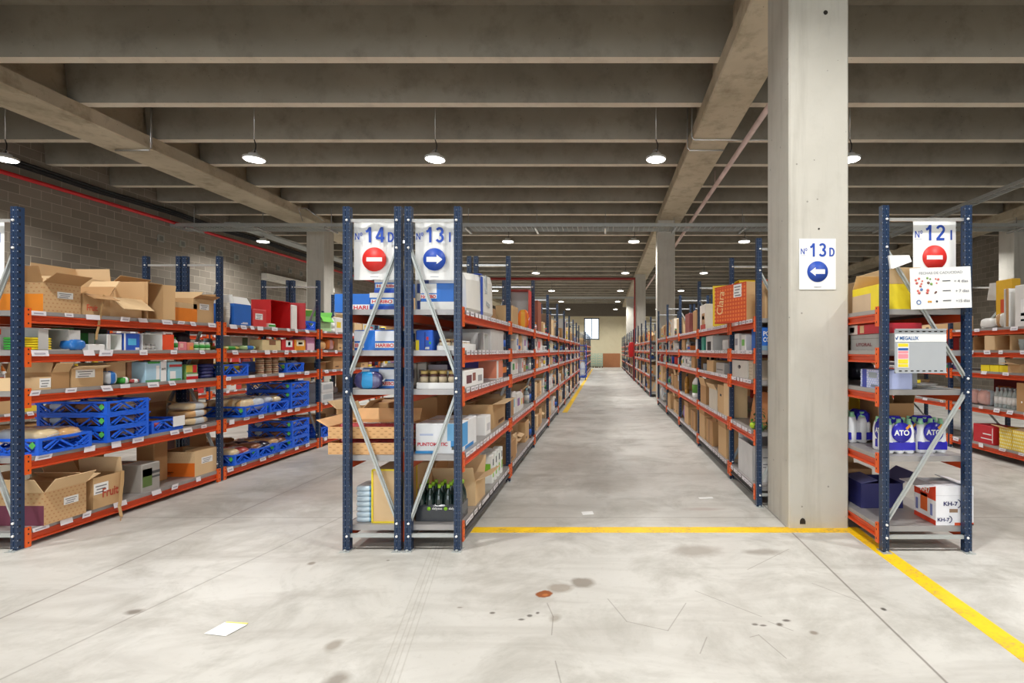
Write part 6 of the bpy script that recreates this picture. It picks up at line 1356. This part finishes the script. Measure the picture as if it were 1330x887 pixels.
# ================================================================ GOODS: everything further along the shelves
LV = ['bottom', 'second', 'middle', 'fourth', 'top']
CC = [hexm(c, .5) for c in ((226, 224, 218), (206, 60, 56), (40, 96, 190), (70, 150, 80), (232, 200, 60), (230, 130, 50), (150, 110, 170), (60, 60, 72), (140, 190, 210), (220, 170, 170))]
CNAME = ['white', 'red', 'blue', 'green', 'yellow', 'orange', 'mauve', 'dark', 'pale blue', 'pink']
PROTO = {}
def proto(kind, i):
    key = (kind, i)
    if key in PROTO: return PROTO[key]
    K = [M_KRAFT, M_KRAFT2, M_KRAFT3][i % 3]; kn = ['tan', 'pale tan', 'brown'][i % 3]; c = CC[i % 10]; cn = CNAME[i % 10]
    if kind == 'carton':
        w, d, h = [(.32, .3, .26), (.24, .3, .30), (.40, .3, .22), (.28, .3, .18), (.2, .28, .24), (.36, .32, .34)][i % 6]
        o = carton('', w, d, h, K, stick=[('f', .3, .7, .5, .8)] if i % 2 else (), prints=[] if i % 2 else [('f', .15, .45, .15, .25, (110, 80, 56))]); nm = kn + ' carton'
    elif kind == 'open':
        w, d, h = [(.34, .3, .22), (.28, .3, .16), (.3, .3, .28), (.26, .28, .12)][i % 4]
        o = open_carton('', w, d, h, K, M_KRAFT2, [(40, 60, 100, 110), (-20, 80, 70, 60), (80, 20, 95, 100), (10, None, 160, 90)][i % 4], fl=.1, fill=[None, (170, 160, 150), (150, 90, 80), (190, 190, 180)][i % 4]); w += .06; nm = 'open %s carton' % kn
    elif kind == 'colour':
        w, d, h = [(.2, .22, .2), (.14, .2, .24), (.26, .22, .15), (.1, .2, .2), (.3, .25, .24)][i % 5]
        o = carton('', w, d, h, c, prints=[('f', .1, .9, .2 + .1 * (i % 3), .7, CC[(i * 3 + 4) % 10]), ('l', .1, .9, .3, .8, CC[(i * 3 + 4) % 10])], tape=False, name='coloured_box'); nm = cn + ' printed box'
    elif kind == 'white':
        w, d, h = [(.22, .25, .2), (.16, .22, .26), (.3, .28, .22)][i % 3]
        o = carton('', w, d, h, (228, 226, 222), prints=[('f', .2, .7, .3, .7, CC[(i + 1) % 10])], tape=False, name='white_box'); nm = 'white box with %s print' % CNAME[(i + 1) % 10]
    elif kind == 'bottle':
        w, d, h = .10, .1, .26; o = bottle('', .042, .26 - .02 * (i % 3), [M_CW, c, M_GLASS][i % 3], CC[(i + 3) % 10], CC[(i + 5) % 10]); nm = ['white', cn, 'clear'][i % 3] + ' bottle with %s cap' % CNAME[(i + 3) % 10]
    elif kind == 'jar':
        w, d, h = .11, .1, .14; o = jar('', .047, .14, [M_GLASS, M_BROWNFOOD, c][i % 3], CC[(i + 2) % 10], CC[(i + 6) % 10]); nm = ['clear', 'brown', cn][i % 3] + ' jar with %s lid' % CNAME[(i + 2) % 10]
    elif kind == 'pot':
        w, d, h = .25, .22, .17; b = [M_STEEL, M_CW, M_DK, CC[1]][i % 4]; o = pot('', .105, .17, b, [M_STEEL, M_GLASS, M_DK, CC[1]][i % 4], M_DK); nm = ['steel', 'white', 'dark', 'red'][i % 4] + ' lidded pot'
    elif kind == 'kettle':
        w, d, h = .28, .2, .18; o = kettle('', .085, .18, [M_STEEL, M_CW, M_CG][i % 3], M_DK); nm = ['steel', 'white', 'grey'][i % 3] + ' kettle'
    elif kind == 'plates':
        w, d, h = .24, .22, .12; o = plates('', .11, 6, [M_CW, CC[8], M_CG][i % 3]); nm = ['white', 'pale blue', 'grey'][i % 3] + ' stack of plates'
    elif kind == 'cups':
        w, d, h = .1, .1, .16; o = cups('', .042, 4, [M_CW, M_GLASS, c][i % 3]); nm = ['white', 'clear', cn][i % 3] + ' stack of cups'
    elif kind == 'bowl':
        w, d, h = .22, .2, .1; o = bowl('', .095, .09, [M_CW, M_GLASS, c][i % 3]); nm = ['white', 'glass', cn][i % 3] + ' bowl'
    elif kind == 'bag':
        w, d, h = .26, .24, .17; m = [M_CLEARBAG, M_BREAD2, M_MIXPK, M_DKPK, M_BREAD, c][i % 6]; o = bag('', .24, .22, .15 + .03 * (i % 2), m, CC[(i + 4) % 10] if i % 2 else None, i, 'soft_bag'); nm = ['clear', 'pale', 'red mixed', 'dark', 'tan', cn][i % 6] + ' soft bag'
    elif kind == 'flat':
        w, d, h = .3, .26, .08; o = carton('', w, d, h, c, prints=[('f', .05, .95, .2, .8, CC[(i + 7) % 10])], tape=False, name='flat_box'); nm = 'flat %s box' % cn
    elif kind == 'crate':
        w, d, h = .42, .4, .15; o = crate('', .4, .4, .15); nm = 'blue plastic crate'
    lo, hi = extent(o); o['_lo'], o['_hi'], o['_n'] = lo, hi, nm; o.location = (0, 0, -50)
    PROTO[key] = o
    return o
ALLP = []
def fill(rackname, xf, fac, ys, T, bays, themes, seed, density=1.0, near_skip=(), b0=0):
    rnd = random.Random(seed); x0k = [r[0] for r in RACKS if r[0] - .01 <= xf <= r[1] + .01 and abs(r[2][0] - ys[0]) < 30]
    for b in bays:
        for lv in range(5):
            if (b, lv) in near_skip or not themes[lv]: continue
            y0 = ys[b] + .062; y1 = ys[b + 1] - .012; yy = y0 + rnd.uniform(0, .05)
            gap = (T[lv + 1] - T[lv] - .10) if lv < 4 else .55
            busy = [q for x in x0k for q in OCC.get((x, lv), []) if q]
            cnt = 0
            while yy < y1 - .08:
                hit = [q for q in busy if q[0] < yy + .1 and q[1] > yy]
                if hit: yy = max(q[1] for q in hit) + .01; continue
                end = min([y1] + [q[0] for q in busy if q[0] > yy])
                kind = rnd.choice(themes[lv]); i = rnd.randrange(12); p = proto(kind, i)
                s = rnd.uniform(.92, 1.1) * (1.12 if lv == 4 else 1)
                lo, hi = p['_lo'], p['_hi']
                s = min(s, gap / hi[2]); w = (hi[0] - lo[0]) * s
                if yy + w > end:
                    p = proto('bottle' if lv < 3 else 'jar', i); lo, hi = p['_lo'], p['_hi']; s = min(1, gap / hi[2]); w = (hi[0] - lo[0]) * s
                    if yy + w > end: yy = end + .001; continue
                if rnd.random() > density: yy += w * .5; continue
                o = copy_tree(p); cnt += 1; ins = rnd.uniform(.0, .05)
                ang = rnd.uniform(-4, 4) if w < .25 and lv < 5 else 0
                xl = -lo[1] * s
                yc = yy + (-lo[0] * s if fac > 0 else hi[0] * s)
                finish(o, (xf - fac * (ins + xl + .02), yc, T[lv] + .001), R(90 * fac + ang), s)
                o['label'] = '%s, %s on %s shelf, %s bay, %s' % (p['_n'], ords[min(19, cnt - 1)], LV[lv], ords[b + b0], rackname)
                for q in ('_lo', '_hi', '_n'): del o[q]
                if 'group' in o: del o['group']
                ALLP.append(o)
                yy += w + rnd.uniform(.006, .04)
KIT = ['white', 'pot', 'plates', 'kettle', 'jar', 'bowl', 'cups', 'colour', 'bottle', 'carton', 'bag', 'flat']
FOOD = ['carton', 'open', 'colour', 'bag', 'jar', 'white', 'flat', 'bottle']
BOXY = ['carton', 'open', 'carton', 'open', 'white', 'carton']
TOPY = ['carton', 'carton', 'white', 'open', 'carton', 'colour']
fill('left aisle rack', -1.043, 1, yM, TM, range(0, 1), [['carton'], ['bag', 'jar'], ['bag', 'colour'], ['bottle'], []], 11, near_skip=[(0, 0), (0, 1), (0, 4)])
fill('left aisle rack', -1.043, 1, yM, TM, range(1, 9), [BOXY, BOXY + ['bottle', 'white'], FOOD + ['white'], FOOD, TOPY], 12, near_skip=[(1, 4)])
fill('left aisle rack', -1.043, 1, [5.67, 7.55], TM, [0], [[], [], [], [], ['carton']], 13, near_skip=[(0, k) for k in range(5)])
fill('14D rack', -1.897, -1, yM, TM, range(0, 1), [['carton'], ['carton'], ['carton'], ['carton'], ['carton']], 14, near_skip=[(0, k) for k in range(5)])
fill('14D rack rear', -1.897, -1, [4.62, 5.67] , TM, [0], [['carton'], [], ['colour', 'white'], ['white', 'bag'], ['carton']], 140)
fill('14D rack', -1.897, -1, yM, TM, range(1, 7), [BOXY, BOXY, FOOD, FOOD, ['carton', 'white']], 15, .85)
fill('far left rack', -1.043, 1, [27 + B * i for i in range(7)], TM, range(6), [BOXY, BOXY, FOOD, FOOD, TOPY], 16)
fill('right aisle rack', 1.417, -1, y1, TM, range(3, 5), [BOXY, BOXY + ['bottle'], KIT, KIT, TOPY], 17)
fill('right aisle rack', 1.417, -1, [8.6, 9.7], TM, [0], [[], [], KIT, KIT, []], 170, b0=2)
fill('second right rack', 1.417, -1, y1b, TM, range(4), [BOXY, BOXY + ['bottle'], KIT, KIT, TOPY], 18)
fill('third right rack', 1.417, -1, y1c, TM, range(4), [BOXY, FOOD, KIT, KIT, TOPY], 19)
fill('last right rack', 1.417, -1, y1d, TM, range(3), [BOXY, FOOD, KIT, KIT, TOPY], 190)
fill('crate rack', -4.257, 1, yM, TL, range(2, 5), [['crate', 'carton'], ['crate', 'bag'], FOOD, FOOD, FOOD], 20, near_skip=[(2, 1)])
fill('rear crate rack', -5.12, -1, yM, TL, range(1, 5), [['carton'], ['carton', 'bag'], FOOD, FOOD, ['carton']], 21, .6)
fill('distant rack', -7.42, 1, [5.67 + B * i for i in range(5)], TL, range(0, 4), [['carton'], FOOD, FOOD, ['white', 'flat'], ['carton']], 22, .7)
fill('12I rack', 2.643, 1, y2, TM, range(1, 4), [BOXY, FOOD, FOOD, FOOD, TOPY], 23)
fill('rear 12I rack', 2.643, 1, [4.75, 5.6], TM, [0], [[], [], ['bag', 'white'], ['carton'], ['carton']], 24)
fill('far right rack', 5.2, -1, y3, TM, range(1, 4), [BOXY, FOOD, FOOD, FOOD, TOPY], 25, near_skip=[(1, 0)])
def fam(q): return [q] + [x for c in q.children for x in fam(c)]
bpy.data.batch_remove([x for o in PROTO.values() for x in fam(o)])

# ================================================================ THINGS AT THE FAR END OF THE AISLE
tr = thing('roll_cage', 'tall blue wheeled cage trolley parked at the left of the far aisle', 'trolley', (-1.07, 25.3, 0))
MBL = hexm((36, 84, 190), .4); fb = MB(); W_, D2, H_ = .34, .5, 1.72
for x in (-W_ / 2, W_ / 2):
    for y_ in (-D2 / 2, D2 / 2): fb.bar((x, y_, .12), (x, y_, H_), .03, .03)
for z in (.16, .55, .95, 1.4, H_ - .015):
    for x in (-W_ / 2, W_ / 2): fb.bar((x, -D2 / 2, z), (x, D2 / 2, z), .02, .02)
    for y_ in (-D2 / 2, D2 / 2): fb.bar((-W_ / 2, y_, z), (W_ / 2, y_, z), .02, .02)
part('cage', fb, MBL, tr); part('deck', MB().box(-W_ / 2, W_ / 2, -D2 / 2, D2 / 2, .13, .15), MBL, tr)
for x in (-W_ / 2 + .03, W_ / 2 - .03):
    for y_ in (-D2 / 2 + .04, D2 / 2 - .04): part('wheel', MB().lathe([(.06, -.015), (.06, .015)], 16, (0, 0, .06), axis='x'), M_BLACK, tr, (x, y_, 0))
finish(bag('white sack standing in the blue cage trolley', .26, .34, .7, M_CLEARBAG, None, 1, 'white_sack'), (-1.07, 25.3, .175), 0)
for i in range(2):
    for k in range(5):
        c = crate('pale green %s crate in the %s stack by the end wall' % (('lowest', 'second', 'third', 'fourth', 'top')[k], ('left', 'right')[i]), .5, .6, .2, hexm((176, 206, 190), .4), False, None)
        finish(c, (-.95 + .56 * i, 43.2, .12 + .215 * k), 0)
    pal = MB()
    for q in (-.22, 0, .22): pal.box(q - .04, q + .04, -.35, .35, 0, .08)
    for q in range(4): pal.box(-.27, .27, -.33 + q * .18, -.23 + q * .18, .08, .115)
    solo('pallet', pal, hexm((90, 70, 50), .8), '%s small dark pallet under the pale crates by the end wall' % ('left', 'right')[i], 'pallet', (-.95 + .56 * i, 43.2, 0))
rc = finish(bag('bright red coat hanging at the end of the second right-hand rack', .35, .3, .75, hexm((206, 30, 34), .7), None, 1, 'red_coat', 'coat'), (1.35, 25.6, 1.12), R(90))
solo('light_strip', MB().box(-.012, .0, -.02, .02, 0, 2.6), hexm((236, 234, 226), .4), 'slim white vertical duct running up the second right-hand column', 'duct', (1.51, 14.52, 2.2))

# keep only what the photo, or a view from a step aside, can see of the repeated goods
from mathutils.bvhtree import BVHTree
bpy.context.view_layer.update()
HITS = {}; bv = []; bf = []; own = []; roots = []
CLEAR = {'clear_film', 'clear_glass'}
for ob in SC.objects:
    if ob.type != 'MESH' or (ob.data.materials and ob.data.materials[0].name in CLEAR): continue
    r_ = ob
    while r_.parent: r_ = r_.parent
    roots.append(r_.name); k_ = len(roots) - 1; n0 = len(bv); mw = ob.matrix_world
    bv += [mw @ v.co for v in ob.data.vertices]
    for f in ob.data.polygons: bf.append([n0 + q for q in f.vertices]); own.append(k_)
tree = BVHTree.FromPolygons(bv, bf)
NX, NY = 1000, 667
for cx_, cz_, st_ in ((0, 0, 1), (-.6, 0, 3), (.6, 0, 3), (0, .3, 3)):
    org = Vector((cx_, 0, HC + cz_))
    for j in range(int(NY * .28), int(NY * .83), st_):
        for i in range(0, NX, st_):
            px, py = (i + .5) / NX * 1330, (j + .5) / NY * 887
            p_, n_, f_, d_ = tree.ray_cast(org, Vector(((px - 785) / 665, 1, (455 - py) / 665)).normalized())
            if f_ is not None:
                nm_ = roots[own[f_]]; HITS[nm_] = HITS.get(nm_, 0) + (1 if cx_ == 0 and cz_ == 0 else .001)
del bv, bf, tree
DEAD = set()
def kill(q):
    DEAD.add(q)
    for c in KIDS.get(q, ()): kill(c)
KIDS = {}
for ob in SC.objects:
    if ob.parent: KIDS.setdefault(ob.parent, []).append(ob)
TOPS = [ob for ob in SC.objects if ob.parent is None and 'category' in ob]
seen = {}
for o in ALLP:
    h_ = HITS.get(o.name, 0)
    if h_ == 0: kill(o)
    else: seen.setdefault(o.name.split('.')[0], []).append((h_, o))
for kind, lst in seen.items():
    others = [o for o in TOPS if o not in DEAD and o.name.split('.')[0] == kind]
    extra = len(others) - 295
    if extra > 0:
        lst.sort(key=lambda q: q[0]); mm = MB(); mats = []
        for h_, o in lst[:extra]:
            def grab(q):
                if q.type == 'MESH':
                    idx = []
                    for m in q.data.materials:
                        if m not in mats: mats.append(m)
                        idx.append(mats.index(m))
                    n0 = len(mm.v); mm.v += [tuple(q.matrix_world @ v.co) for v in q.data.vertices]
                    for f in q.data.polygons: mm.f.append(tuple(n0 + k for k in f.vertices)); mm.mi.append(idx[f.material_index]); mm.smooth.append(f.use_smooth)
                for c in KIDS.get(q, ()): grab(c)
            grab(o); kill(o)
        so = link(kind, mm.mesh(kind, mats)); so['kind'] = 'stuff'; so['label'] = 'distant ' + kind.replace('_', ' ') + 'es filling the far shelves'; so['category'] = 'boxes'
bpy.data.batch_remove(list(DEAD))
